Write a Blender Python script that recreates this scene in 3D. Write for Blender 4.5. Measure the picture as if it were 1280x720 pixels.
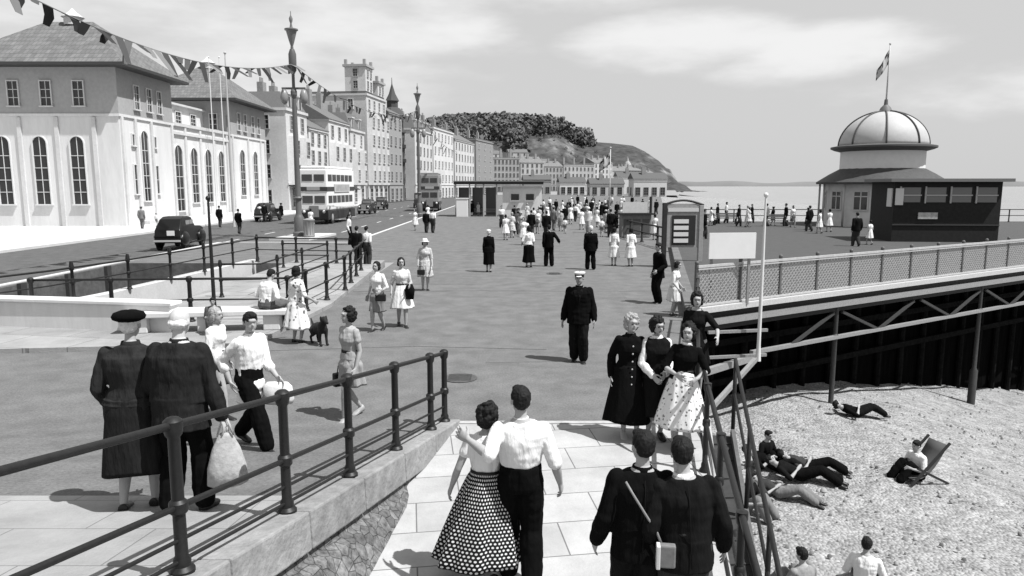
import bpy, bmesh, math, random
from mathutils import Vector, Matrix, Euler
R = math.radians
rnd = random.Random(7)
for o in list(bpy.data.objects): bpy.data.objects.remove(o)
S = bpy.context.scene
C = S.collection
V = Vector

# ------------------------------------------------------------------ camera, sky, sun, exposure
CH = 3.3; F = 900.0; PIT = R(8.1)
cam = bpy.data.cameras.new('camera'); camo = bpy.data.objects.new('camera', cam); C.objects.link(camo)
camo.location = (0, 0, CH); camo.rotation_euler = (R(90)-PIT, 0, 0)
cam.sensor_width = 36; cam.lens = 36*F/1280; cam.clip_start = 0.1; cam.clip_end = 30000
S.camera = camo
SUN_EL = R(60); SUN_AZ = R(-24)          # direction towards the sun measured from +X (sea side), slightly behind the camera
sd = V((math.cos(SUN_EL)*math.cos(SUN_AZ), math.cos(SUN_EL)*math.sin(SUN_AZ), math.sin(SUN_EL)))
sun = bpy.data.lights.new('sun', 'SUN'); sun.energy = 4.8; sun.angle = R(0.5); sun.color = (1, 1, 1)
suno = bpy.data.objects.new('sun', sun); C.objects.link(suno)
suno.rotation_euler = sd.to_track_quat('Z', 'Y').to_euler(); suno.location = (30, -10, 40)
w = bpy.data.worlds.new('World'); S.world = w; w.use_nodes = True
nt = w.node_tree; nt.nodes.clear()
def N(t, ty, **kw):
    n = t.nodes.new(ty)
    for k, v in kw.items():
        if hasattr(n, k): setattr(n, k, v)
    return n
out = N(nt, 'ShaderNodeOutputWorld'); bg = N(nt, 'ShaderNodeBackground')
sky = N(nt, 'ShaderNodeTexSky', sky_type='NISHITA', sun_disc=False, sun_elevation=SUN_EL)
sky.sun_rotation = math.atan2(sd.x, sd.y)
sky.air_density = 1.0; sky.dust_density = 3.5
bw = N(nt, 'ShaderNodeRGBToBW')
L = nt.links.new
tc = N(nt, 'ShaderNodeTexCoord'); mp = N(nt, 'ShaderNodeMapping'); mp.inputs['Scale'].default_value = (3.2, 3.2, 11)
n1 = N(nt, 'ShaderNodeTexNoise'); n1.inputs['Scale'].default_value = 1.6; n1.inputs['Detail'].default_value = 6; n1.inputs['Roughness'].default_value = .55
L(tc.outputs['Generated'], mp.inputs[0]); L(mp.outputs[0], n1.inputs[0])
def mth(op, a, b=None, c=None):
    n = N(nt, 'ShaderNodeMath', operation=op)
    for k, x in enumerate((a, b, c)):
        if x is None: continue
        if isinstance(x, (int, float)): n.inputs[k].default_value = x
        else: L(x, n.inputs[k])
    return n.outputs[0]
def vdir(px, py):
    a_ = (px-640)/F; b_ = (360-py)/F; return Vector((a_, math.cos(PIT)+b_*math.sin(PIT), -math.sin(PIT)+b_*math.cos(PIT))).normalized()
sepd = N(nt, 'ShaderNodeSeparateXYZ'); L(tc.outputs['Generated'], sepd.inputs[0])
# cloud banks sit in fixed directions of the sky: (azimuth, elevation, half width, half height, strength)
banks = []
for px_, py_, wx, wy, st_ in ((500, 32, .135, .036, 1.0), (880, 52, .16, .038, 1.0), (1010, 62, .15, .035, .9), (240, 60, .34, .11, .8), (1250, 110, .16, .03, .5), (60, -20, .3, .1, .8), (700, -60, .3, .06, .8)):
    d_ = vdir(px_, py_); az, el = math.atan2(d_.x, d_.y), math.asin(d_.z)
    A = mth('ARCTAN2', sepd.outputs[0], sepd.outputs[1]); E = mth('ARCSINE', sepd.outputs[2])
    u_ = mth('DIVIDE', mth('SUBTRACT', A, az), wx); v_ = mth('DIVIDE', mth('SUBTRACT', E, el), wy)
    r2_ = mth('ADD', mth('MULTIPLY', u_, u_), mth('MULTIPLY', v_, v_))
    g_ = mth('MULTIPLY', mth('SUBTRACT', 1.25, r2_), st_); banks.append(mth('MAXIMUM', g_, -1.5))
b_ = banks[0]
for x in banks[1:]: b_ = mth('MAXIMUM', b_, x)
dens = mth('ADD', mth('MULTIPLY', b_, .36), mth('MULTIPLY', mth('SUBTRACT', n1.outputs[0], .5), 1.5))
mr_ = N(nt, 'ShaderNodeMapRange', interpolation_type='SMOOTHSTEP'); mr_.inputs[1].default_value = -.12; mr_.inputs[2].default_value = .55; L(dens, mr_.inputs[0])
L(sky.outputs[0], bw.inputs[0])
base = mth('MULTIPLY_ADD', bw.outputs[0], .10, 6.1)
mixf = N(nt, 'ShaderNodeMix', data_type='FLOAT'); L(mth('MULTIPLY', mr_.outputs[0], .85), mixf.inputs[0]); L(base, mixf.inputs[2]); mixf.inputs[3].default_value = 9.3
L(mixf.outputs[0], bg.inputs[0]); bg.inputs[1].default_value = 0.066
L(bg.outputs[0], out.inputs[0])
S.view_settings.view_transform = 'Standard'; S.view_settings.look = 'None'
S.view_settings.exposure = 0.6; S.view_settings.gamma = 1
S.render.resolution_x = 1024; S.render.resolution_y = 576

# ------------------------------------------------------------------ pixel <-> world (pixels of the 1280x720 photograph)
def ray(px, py):
    a = (px-640)/F; b = (360-py)/F
    return V((a, math.cos(PIT)+b*math.sin(PIT), -math.sin(PIT)+b*math.cos(PIT)))
def at(px, py, z=0.0):
    d = ray(px, py); t = (z-CH)/d.z
    return V((d.x*t, d.y*t, z))
def atY(px, py, Y):
    d = ray(px, py); t = Y/d.y
    return V((d.x*t, Y, CH+d.z*t))
def solve(px, py, zf, dz=0):
    z = 0
    for _ in range(40):
        p = at(px, py, z+dz); z = .5*z+.5*zf(p)
    return V((p.x, p.y, z))
def z_terr(p): return .15*max(0, 9.7-p.y)
def z_path(p): return -.04*max(0, 9.75-p.y)
def z_flat(p): return 0.0

# ------------------------------------------------------------------ tags
def tag(o, label=None, cat=None, group=None, kind=None):
    if label: o['label'] = label
    if cat: o['category'] = cat
    if group: o['group'] = group
    if kind: o['kind'] = kind
    return o
def empty(name, loc=(0, 0, 0), rz=0, **kw):
    o = bpy.data.objects.new(name, None); C.objects.link(o); o.location = loc; o.rotation_euler = (0, 0, rz)
    o.empty_display_size = .2
    return tag(o, **kw)
def copy_tree(o, parent=None):
    c = o.copy(); C.objects.link(c); c.parent = parent
    for ch in list(o.children): copy_tree(ch, c)
    return c

# ------------------------------------------------------------------ materials (all neutral grey: the place is known only in black and white)
MC = {}
def alb(v): return v*.74 if v < .6 else v*.80      # one place to set the overall reflectance level
def mat(v, rough=.85, ns=0, na=0, bump=0, bs=40, spec=.3, metal=0, stain=0, stretch=None, coords='Object'):
    key = (v, rough, ns, na, bump, bs, spec, metal, stain, stretch, coords)
    if key in MC: return MC[key]
    v = alb(v)
    m = bpy.data.materials.new('grey_%d' % len(MC)); m.use_nodes = True; t = m.node_tree
    b = t.nodes['Principled BSDF']; b.inputs['Roughness'].default_value = rough; b.inputs['Metallic'].default_value = metal
    b.inputs['Specular IOR Level'].default_value = spec
    b.inputs['Base Color'].default_value = (v, v, v, 1)
    c = N(t, 'ShaderNodeTexCoord'); mpp = N(t, 'ShaderNodeMapping'); t.links.new(c.outputs[coords], mpp.inputs[0])
    if stretch: mpp.inputs['Scale'].default_value = stretch
    last = None
    if na:
        n = N(t, 'ShaderNodeTexNoise'); n.inputs['Scale'].default_value = ns; n.inputs['Detail'].default_value = 6; n.inputs['Roughness'].default_value = .65
        t.links.new(mpp.outputs[0], n.inputs[0])
        mr = N(t, 'ShaderNodeMapRange'); mr.inputs[1].default_value = .25; mr.inputs[2].default_value = .75
        mr.inputs[3].default_value = v*(1-na); mr.inputs[4].default_value = min(.95, v*(1+na))
        t.links.new(n.outputs[0], mr.inputs[0]); last = mr.outputs[0]
    if stain:
        n2 = N(t, 'ShaderNodeTexNoise'); n2.inputs['Scale'].default_value = max(.05, ns*.06 if ns else .4); n2.inputs['Detail'].default_value = 7; n2.inputs['Roughness'].default_value = .6
        t.links.new(mpp.outputs[0], n2.inputs[0])
        mr2 = N(t, 'ShaderNodeMapRange'); mr2.inputs[1].default_value = .35; mr2.inputs[2].default_value = .65
        mr2.inputs[3].default_value = 1-stain; mr2.inputs[4].default_value = 1+stain*.3
        t.links.new(n2.outputs[0], mr2.inputs[0])
        mm = N(t, 'ShaderNodeMath', operation='MULTIPLY')
        if last: t.links.new(last, mm.inputs[0])
        else: mm.inputs[0].default_value = v
        t.links.new(mr2.outputs[0], mm.inputs[1]); last = mm.outputs[0]
    if last: t.links.new(last, b.inputs['Base Color'])
    if bump:
        n3 = N(t, 'ShaderNodeTexNoise'); n3.inputs['Scale'].default_value = bs; n3.inputs['Detail'].default_value = 5
        t.links.new(mpp.outputs[0], n3.inputs[0])
        bp = N(t, 'ShaderNodeBump'); bp.inputs['Strength'].default_value = .8; bp.inputs['Distance'].default_value = bump
        t.links.new(n3.outputs[0], bp.inputs['Height']); t.links.new(bp.outputs[0], b.inputs['Normal'])
    MC[key] = m
    return m
def cloth(v, na=.15, wr=.02): return mat(v, .95, 9, na, wr*1.6, 6, .04, stretch=(1.9, 1.9, .5))
def pattern(kind, a, b_, sc=1.0):
    """a = ground value, b_ = motif value"""
    key = (kind, a, b_, sc)
    if key in MC: return MC[key]
    a, b_ = alb(a), alb(b_)
    m = bpy.data.materials.new('pattern_%d' % len(MC)); m.use_nodes = True; t = m.node_tree; b = t.nodes['Principled BSDF']
    b.inputs['Roughness'].default_value = .95; b.inputs['Specular IOR Level'].default_value = .1
    c = N(t, 'ShaderNodeTexCoord'); mx = N(t, 'ShaderNodeMix', data_type='FLOAT'); mx.inputs[2].default_value = a; mx.inputs[3].default_value = b_
    Lk = t.links.new
    if kind == 'dots':
        sp = N(t, 'ShaderNodeSeparateXYZ'); Lk(c.outputs['UV'], sp.inputs[0])
        # staggered rows of round dots
        fl = N(t, 'ShaderNodeMath', operation='FLOOR'); Lk(sp.outputs[1], fl.inputs[0])
        hf = N(t, 'ShaderNodeMath', operation='MULTIPLY_ADD'); hf.inputs[1].default_value = .5; Lk(fl.outputs[0], hf.inputs[0]); Lk(sp.outputs[0], hf.inputs[2])
        d = []
        for src in (hf.outputs[0], sp.outputs[1]):
            fr = N(t, 'ShaderNodeMath', operation='FRACT'); Lk(src, fr.inputs[0])
            su = N(t, 'ShaderNodeMath', operation='SUBTRACT'); su.inputs[1].default_value = .5; Lk(fr.outputs[0], su.inputs[0])
            pq = N(t, 'ShaderNodeMath', operation='POWER'); pq.inputs[1].default_value = 2; ab = N(t, 'ShaderNodeMath', operation='ABSOLUTE')
            Lk(su.outputs[0], ab.inputs[0]); Lk(ab.outputs[0], pq.inputs[0]); d.append(pq)
        ad = N(t, 'ShaderNodeMath', operation='ADD'); Lk(d[0].outputs[0], ad.inputs[0]); Lk(d[1].outputs[0], ad.inputs[1])
        lt = N(t, 'ShaderNodeMath', operation='LESS_THAN'); lt.inputs[1].default_value = .085; Lk(ad.outputs[0], lt.inputs[0]); Lk(lt.outputs[0], mx.inputs[0])
    elif kind == 'floral':
        vo = N(t, 'ShaderNodeTexVoronoi'); vo.inputs['Scale'].default_value = 11*sc; Lk(c.outputs['Object'], vo.inputs[0])
        nn = N(t, 'ShaderNodeTexNoise'); nn.inputs['Scale'].default_value = 25*sc; Lk(c.outputs['Object'], nn.inputs[0])
        mu = N(t, 'ShaderNodeMath', operation='MULTIPLY'); Lk(vo.outputs['Distance'], mu.inputs[0]); Lk(nn.outputs[0], mu.inputs[1])
        lt = N(t, 'ShaderNodeMath', operation='LESS_THAN'); lt.inputs[1].default_value = .13; Lk(mu.outputs[0], lt.inputs[0]); Lk(lt.outputs[0], mx.inputs[0])
    elif kind == 'stripe':
        wv = N(t, 'ShaderNodeTexWave', bands_direction='Z'); wv.inputs['Scale'].default_value = 5*sc; Lk(c.outputs['Object'], wv.inputs[0])
        gt = N(t, 'ShaderNodeMath', operation='GREATER_THAN'); gt.inputs[1].default_value = .5; Lk(wv.outputs['Fac'], gt.inputs[0]); Lk(gt.outputs[0], mx.inputs[0])
    n3 = N(t, 'ShaderNodeTexNoise'); n3.inputs['Scale'].default_value = 7; n3.inputs['Detail'].default_value = 4
    mpp = N(t, 'ShaderNodeMapping'); mpp.inputs['Scale'].default_value = (1.6, 1.6, .5); Lk(c.outputs['Object'], mpp.inputs[0]); Lk(mpp.outputs[0], n3.inputs[0])
    bp = N(t, 'ShaderNodeBump'); bp.inputs['Distance'].default_value = .02; Lk(n3.outputs[0], bp.inputs['Height']); Lk(bp.outputs[0], b.inputs['Normal'])
    Lk(mx.outputs[0], b.inputs['Base Color'])
    MC[key] = m
    return m
def brickmat(v, mortar, bw_, bh, ms=.02, rot=0, na=.2, bump=.01, rough=.9, offs=.5, vec='Object', loc=(0,0,0)):
    v, mortar = alb(v), alb(mortar)
    m = bpy.data.materials.new('slabs_%d' % len(MC)); MC[('b', len(MC))] = m; m.use_nodes = True; t = m.node_tree; b = t.nodes['Principled BSDF']
    b.inputs['Roughness'].default_value = rough; b.inputs['Specular IOR Level'].default_value = .25
    c = N(t, 'ShaderNodeTexCoord'); mpp = N(t, 'ShaderNodeMapping'); mpp.inputs['Rotation'].default_value = rot if isinstance(rot, tuple) else (0, 0, rot)
    mpp.inputs['Location'].default_value = loc
    br = N(t, 'ShaderNodeTexBrick'); br.offset = offs
    for k, x in (('Color1', v*(1-na)), ('Color2', v*(1+na)), ('Mortar', mortar)): br.inputs[k].default_value = (x, x, x, 1)
    br.inputs['Scale'].default_value = 1; br.inputs['Mortar Size'].default_value = ms; br.inputs['Brick Width'].default_value = bw_; br.inputs['Row Height'].default_value = bh
    br.inputs['Mortar Smooth'].default_value = .3
    n = N(t, 'ShaderNodeTexNoise'); n.inputs['Scale'].default_value = 1.3; n.inputs['Detail'].default_value = 9; n.inputs['Roughness'].default_value = .7
    mr = N(t, 'ShaderNodeMapRange'); mr.inputs[1].default_value = .3; mr.inputs[2].default_value = .7; mr.inputs[3].default_value = .72; mr.inputs[4].default_value = 1.1
    mx = N(t, 'ShaderNodeMix', data_type='RGBA', blend_type='MULTIPLY'); mx.inputs[0].default_value = 1
    Lk = t.links.new
    Lk(c.outputs[vec], mpp.inputs[0]); Lk(mpp.outputs[0], br.inputs[0]); Lk(c.outputs[vec], n.inputs[0]); Lk(n.outputs[0], mr.inputs[0])
    Lk(br.outputs[0], mx.inputs[6]); Lk(mr.outputs[0], mx.inputs[7]); Lk(mx.outputs[2], b.inputs['Base Color'])
    bp = N(t, 'ShaderNodeBump'); bp.inputs['Distance'].default_value = bump; bp.inputs['Strength'].default_value = .7
    n2 = N(t, 'ShaderNodeTexNoise'); n2.inputs['Scale'].default_value = 35; n2.inputs['Detail'].default_value = 6; Lk(c.outputs[vec], n2.inputs[0])
    sb = N(t, 'ShaderNodeMath', operation='SUBTRACT'); Lk(n2.outputs[0], sb.inputs[0]); Lk(br.outputs['Fac'], sb.inputs[1])
    Lk(sb.outputs[0], bp.inputs['Height']); Lk(bp.outputs[0], b.inputs['Normal'])
    return m

# ------------------------------------------------------------------ mesh builder
class MB:
    def __init__(s): s.v = []; s.f = []; s.uv = {}
    def add(s, vs, fs):
        b = len(s.v); s.v += [tuple(x) for x in vs]; s.f += [tuple(i+b for i in f) for f in fs]; return b
    def box(s, c, d, rz=0, taper=1.0):
        x, y, z = d[0]/2, d[1]/2, d[2]/2; vs = []
        for sz in (-1, 1):
            k = taper if sz > 0 else 1
            for sx, sy in ((-1, -1), (1, -1), (1, 1), (-1, 1)):
                a, b = sx*x*k, sy*y*k
                vs.append((c[0]+a*math.cos(rz)-b*math.sin(rz), c[1]+a*math.sin(rz)+b*math.cos(rz), c[2]+sz*z))
        s.add(vs, [(3, 2, 1, 0), (4, 5, 6, 7), (0, 1, 5, 4), (1, 2, 6, 5), (2, 3, 7, 6), (3, 0, 4, 7)]); return s
    def bb(s, x0, x1, y0, y1, z0, z1): return s.box(((x0+x1)/2, (y0+y1)/2, (z0+z1)/2), (abs(x1-x0), abs(y1-y0), abs(z1-z0)))
    def beam(s, p, q, w, h, up=(0, 0, 1)):
        p, q = V(p), V(q); d = (q-p).normalized(); sd_ = d.cross(V(up))
        if sd_.length < 1e-4: sd_ = d.cross(V((1, 0, 0)))
        sd_.normalize(); u = sd_.cross(d); vs = []
        for e in (p, q):
            for a, b in ((-1, -1), (1, -1), (1, 1), (-1, 1)): vs.append(e+sd_*a*w/2+u*b*h/2)
        s.add(vs, [(3, 2, 1, 0), (4, 5, 6, 7), (0, 1, 5, 4), (1, 2, 6, 5), (2, 3, 7, 6), (3, 0, 4, 7)]); return s
    def prism(s, poly, z0, z1):
        n = len(poly); zz0 = z0 if hasattr(z0, '__len__') else [z0]*n; zz1 = z1 if hasattr(z1, '__len__') else [z1]*n
        vs = [(p[0], p[1], zz0[i]) for i, p in enumerate(poly)]+[(p[0], p[1], zz1[i]) for i, p in enumerate(poly)]
        s.add(vs, [tuple(range(n-1, -1, -1)), tuple(range(n, 2*n))]+[(i, (i+1) % n, n+(i+1) % n, n+i) for i in range(n)]); return s
    def tube(s, pts, r, n=10):
        pts = [V(p) for p in pts]; m = len(pts); rr = r if hasattr(r, '__len__') else [r]*m
        rings = []; ref = None; vs = []
        for i, p in enumerate(pts):
            d = (pts[min(i+1, m-1)]-pts[max(i-1, 0)]).normalized()
            if ref is None: ref = d.orthogonal().normalized()
            ref = (ref-d*ref.dot(d)); ref = ref.normalized() if ref.length > 1e-5 else d.orthogonal().normalized()
            u = d.cross(ref)
            vs += [p+(ref*math.cos(2*math.pi*k/n)+u*math.sin(2*math.pi*k/n))*rr[i] for k in range(n)]
        fs = [(i*n+k, i*n+(k+1) % n, (i+1)*n+(k+1) % n, (i+1)*n+k) for i in range(m-1) for k in range(n)]
        fs += [tuple(range(n-1, -1, -1)), tuple(range((m-1)*n, m*n))]
        s.add(vs, fs); return s
    def loft(s, rings, n=16, cap=True):
        """rings: (centre, vecA, vecB)"""
        vs = []; m = len(rings)
        for c, a, b in rings:
            c, a, b = V(c), V(a), V(b)
            vs += [c+a*math.cos(2*math.pi*k/n)+b*math.sin(2*math.pi*k/n) for k in range(n)]
        fs = [(i*n+k, i*n+(k+1) % n, (i+1)*n+(k+1) % n, (i+1)*n+k) for i in range(m-1) for k in range(n)]
        if cap: fs += [tuple(range(n-1, -1, -1)), tuple(range((m-1)*n, m*n))]
        s.add(vs, fs); return s
    def lathe(s, prof, c=(0, 0, 0), n=24, sx=1, sy=1):
        return s.loft([((c[0], c[1], c[2]+z), (max(r, 1e-4)*sx, 0, 0), (0, max(r, 1e-4)*sy, 0)) for r, z in prof], n)
    def ball(s, c, r, M=None, nu=12, nv=8):
        c = V(c); r = V(r) if hasattr(r, '__len__') else V((r, r, r)); M = M or Matrix.Identity(3); vs = [c+M@V((0, 0, -r.z))]
        for i in range(1, nv):
            a = -math.pi/2+math.pi*i/nv
            vs += [c+M@V((r.x*math.cos(a)*math.cos(2*math.pi*k/nu), r.y*math.cos(a)*math.sin(2*math.pi*k/nu), r.z*math.sin(a))) for k in range(nu)]
        vs.append(c+M@V((0, 0, r.z))); fs = []
        for k in range(nu): fs.append((0, 1+(k+1) % nu, 1+k))
        for i in range(nv-2):
            for k in range(nu): a = 1+i*nu; fs.append((a+k, a+(k+1) % nu, a+nu+(k+1) % nu, a+nu+k))
        e = len(vs)-1; a = 1+(nv-2)*nu
        for k in range(nu): fs.append((a+k, a+(k+1) % nu, e))
        s.add(vs, fs); return s
    def sheet(s, poly, z=0):
        b = s.add([(p[0], p[1], p[2] if len(p) > 2 else z) for p in poly], [tuple(range(len(poly)))]); return s
    def mesh(s, name, smooth=False, bevel=0):
        me = bpy.data.meshes.new(name); me.from_pydata(s.v, [], s.f); me.update()
        if smooth: me.shade_smooth()
        return me
    def build(s, name, m=None, parent=None, smooth=False, bevel=0, auto=None):
        me = s.mesh(name); o = bpy.data.objects.new(name, me); C.objects.link(o)
        if m: me.materials.append(m)
        if smooth: me.shade_smooth()
        if auto is not None:
            me.shade_smooth()
            bm = bmesh.new(); bm.from_mesh(me)
            for e in bm.edges:
                if len(e.link_faces) == 2 and e.calc_face_angle(0) > R(auto): e.smooth = False
            bm.to_mesh(me); bm.free()
        if bevel:
            md = o.modifiers.new('bevel', 'BEVEL'); md.width = bevel; md.segments = 2; md.limit_method = 'ANGLE'
        if parent: o.parent = parent
        return o
    def thing(s, name, m, label, cat, origin=None, group=None, **kw):
        if origin is not None:
            s.v = [(a[0]-origin[0], a[1]-origin[1], a[2]-origin[2]) for a in s.v]
        o = s.build(name, m, **kw); 
        if origin is not None: o.location = origin
        return tag(o, label, cat, group)
def structure(mb, name, m, **kw): return tag(mb.build(name, m, **kw), kind='structure')

# common materials
M_asph = mat(.182, .95, 30, .34, .006, 60, .15, stain=.22)
M_road = mat(.125, .9, 40, .25, .004, 70, .2, stain=.25)
M_conc = mat(.62, .9, 14, .1, .003, 50, .2, stain=.1)
M_white = mat(.74, .85, 5, .07, .006, 12, .2, stain=.14, stretch=(1.3, 1.3, .22))
M_iron = mat(.012, .5, 30, .4, .001, 60, .35)
M_ironl = mat(.3, .5, 30, .3, .001, 60, .4)
M_paleiron = mat(.55, .5, 20, .2, .001, 60, .4)
M_dark = mat(.03, .7, 6, .3)
M_black = mat(.012, .6)
M_glass = mat(.03, .12, spec=.6)
M_glassl = mat(.16, .15, spec=.6)
M_slate = mat(.16, .8, 8, .2, .02, 20)
M_stone = mat(.34, .92, 6, .3, .02, 18, .2, stain=.3)
M_rubble = mat(.13, .95, 9, .6, .06, 9, .2, stain=.4)
M_skin = mat(.42, .6, 30, .08, .001, 80, .3)
M_skind = mat(.2, .6)
M_eye = mat(.03, .4)
M_lip = mat(.15, .5)
M_hair = mat(.010, .7, 60, .5, .008, 60, .2, stretch=(1.6, 1.6, .25))
M_hairf = mat(.33, .6, 60, .4, .008, 50, .3, stretch=(1, 1, .4))
M_hairg = mat(.7, .8, 60, .2, .004, 60, .2)
M_shoe = mat(.02, .4)
M_shoew = mat(.7, .6)

# ------------------------------------------------------------------ people
from mathutils import noise as mnoise
WRK = dict(shirt=(.0075, 11), trousers=(.008, 9), jacket=(.008, 9), coat=(.009, 8), hair=(.006, 38), pinafore=(.005, 10))
VOX = {3: .0075, 2: .0105, 1: .018, 0: .03}
def bake(mb, name, m, lod, parent=None, sm=3, extra=0):
    me = bpy.data.meshes.new('tmp'); me.from_pydata(mb.v, [], mb.f)
    o = bpy.data.objects.new('tmp', me); C.objects.link(o)
    r = o.modifiers.new('r', 'REMESH'); r.mode = 'VOXEL'; r.voxel_size = VOX[lod]+extra; r.use_smooth_shade = True
    s_ = o.modifiers.new('s', 'SMOOTH'); s_.factor = .5; s_.iterations = sm
    dg = bpy.context.evaluated_depsgraph_get(); nm = bpy.data.meshes.new_from_object(o.evaluated_get(dg)); nm.name = name
    bpy.data.objects.remove(o); bpy.data.meshes.remove(me)
    nm.materials.clear()
    for x in (m if isinstance(m, (list, tuple)) else [m]): nm.materials.append(x)
    if lod >= 2 and name in WRK:
        amp, sc = WRK[name]; nrm = [v.normal.copy() for v in nm.vertices]; sd0 = (len(nm.vertices) % 97)*1.7
        for v, n_ in zip(nm.vertices, nrm):
            c_ = v.co; a_ = mnoise.noise(V((c_.x*sc+sd0, c_.y*sc, c_.z*sc*.45+c_.x*2))); b_ = mnoise.noise(V((c_.x*sc*.9, c_.y*sc*.9+sd0, c_.z*sc*1.9)))
            v.co = c_+n_*amp*((1-abs(a_)*2.4)*.8+b_*.7-.3)
    nm.shade_smooth()
    q = bpy.data.objects.new(name, nm); C.objects.link(q)
    if parent: q.parent = parent
    return q
def ik(a, b, l1, l2, pole):
    d = b-a; L_ = d.length; mx = (l1+l2)*.995
    if L_ > mx: b = a+d*(mx/L_); d = b-a; L_ = mx
    u = d.normalized(); x = (l1*l1-l2*l2+L_*L_)/(2*L_); y = math.sqrt(max(0, l1*l1-x*x))
    p = V(pole); p = p-u*p.dot(u); p = p.normalized() if p.length > 1e-4 else u.orthogonal().normalized()
    return a+u*x+p*y, b
def seg(mb, a, b, r0, r1, n=12):
    mb.tube([a, b], [r0, r1], n); mb.ball(a, r0, nu=n, nv=8); mb.ball(b, r1, nu=n, nv=8)
def limb(mb, pts, rr):
    for i in range(len(pts)-1): seg(mb, pts[i], pts[i+1], rr[i], rr[i+1])
def hand(mb, w_, d, inw, h, curl=.5, lod=2):
    """w_ wrist, d direction of the forearm, inw = palm normal"""
    d = d.normalized(); n = (inw-d*inw.dot(d)).normalized(); s_ = d.cross(n); k = h*1.1
    if lod < 2:
        mb.loft([(w_+d*t*k, s_*a*k, n*b*k) for t, a, b in ((-.005, .012, .011), (.02, .022, .011), (.05, .024, .012), (.075, .021, .013), (.1, .010, .007))], 10)
        seg(mb, w_+d*.02*k+n*.006*k, w_+d*.055*k+n*.02*k, .009*k, .007*k, 8)
        return
    mb.loft([(w_+d*t*k, s_*a*k, n*b*k) for t, a, b in ((-.005, .013, .012), (.015, .020, .010), (.035, .024, .010), (.052, .024, .009))], 14)
    for i, (o, ln) in enumerate(((-.0195, .043), (-.0065, .049), (.0065, .046), (.0195, .036))):
        p = w_+d*.048*k+s_*o*k; dd = d+s_*o*7; dd.normalize()
        ang = 0; r0 = .0054*k
        for j, fr in enumerate((.45, .32, .23)):
            ang += curl*(.35+.12*i*.5)*(1 if j else .6)
            q = p+(dd*math.cos(ang)+n*math.sin(ang))*ln*fr*k
            seg(mb, p, q, r0, r0*.92, 8); r0 *= .92; p = q
    tside = -s_
    p = w_+d*.014*k+tside*.016*k
    q = p+(d*.7+tside*.6+n*.35).normalized()*.026*k; seg(mb, p, q, .0075*k, .0062*k, 8)
    q2 = q+(d*.9+tside*.15+n*.4).normalized()*.024*k; seg(mb, q, q2, .0062*k, .005*k, 8)

def foot(mb, an, fd, h, inf=0, heel=0, lift=0):
    """ankle point, forward dir (horizontal), heel height"""
    k = h; fd = fd.normalized(); up = V((0, 0, 1)); f2 = (fd*math.cos(lift)-up*math.sin(lift)).normalized(); u2 = (up*math.cos(lift)+fd*math.sin(lift)).normalized(); sd_ = f2.cross(u2)
    base = an-u2*.033*k
    R_ = [(-.028, .012, .018, .006), (-.024, .019, .026, .004), (0, .021, .03, .0), (.03, .021, .022, -.006), (.06, .026, .017, -.012), (.085, .024, .014, -.014), (.105, .012, .009, -.017)]
    mb.loft([(base+f2*a*k+u2*(c+.004)*k, sd_*(b+inf)*k, u2*(t+inf*.5)*k) for a, b, t, c in R_], 12)
    if heel: mb.tube([base-f2*.018*k-u2*.01*k, base-f2*.014*k-u2*(.03)*k], [.014*k, .008*k], 8)

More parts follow.
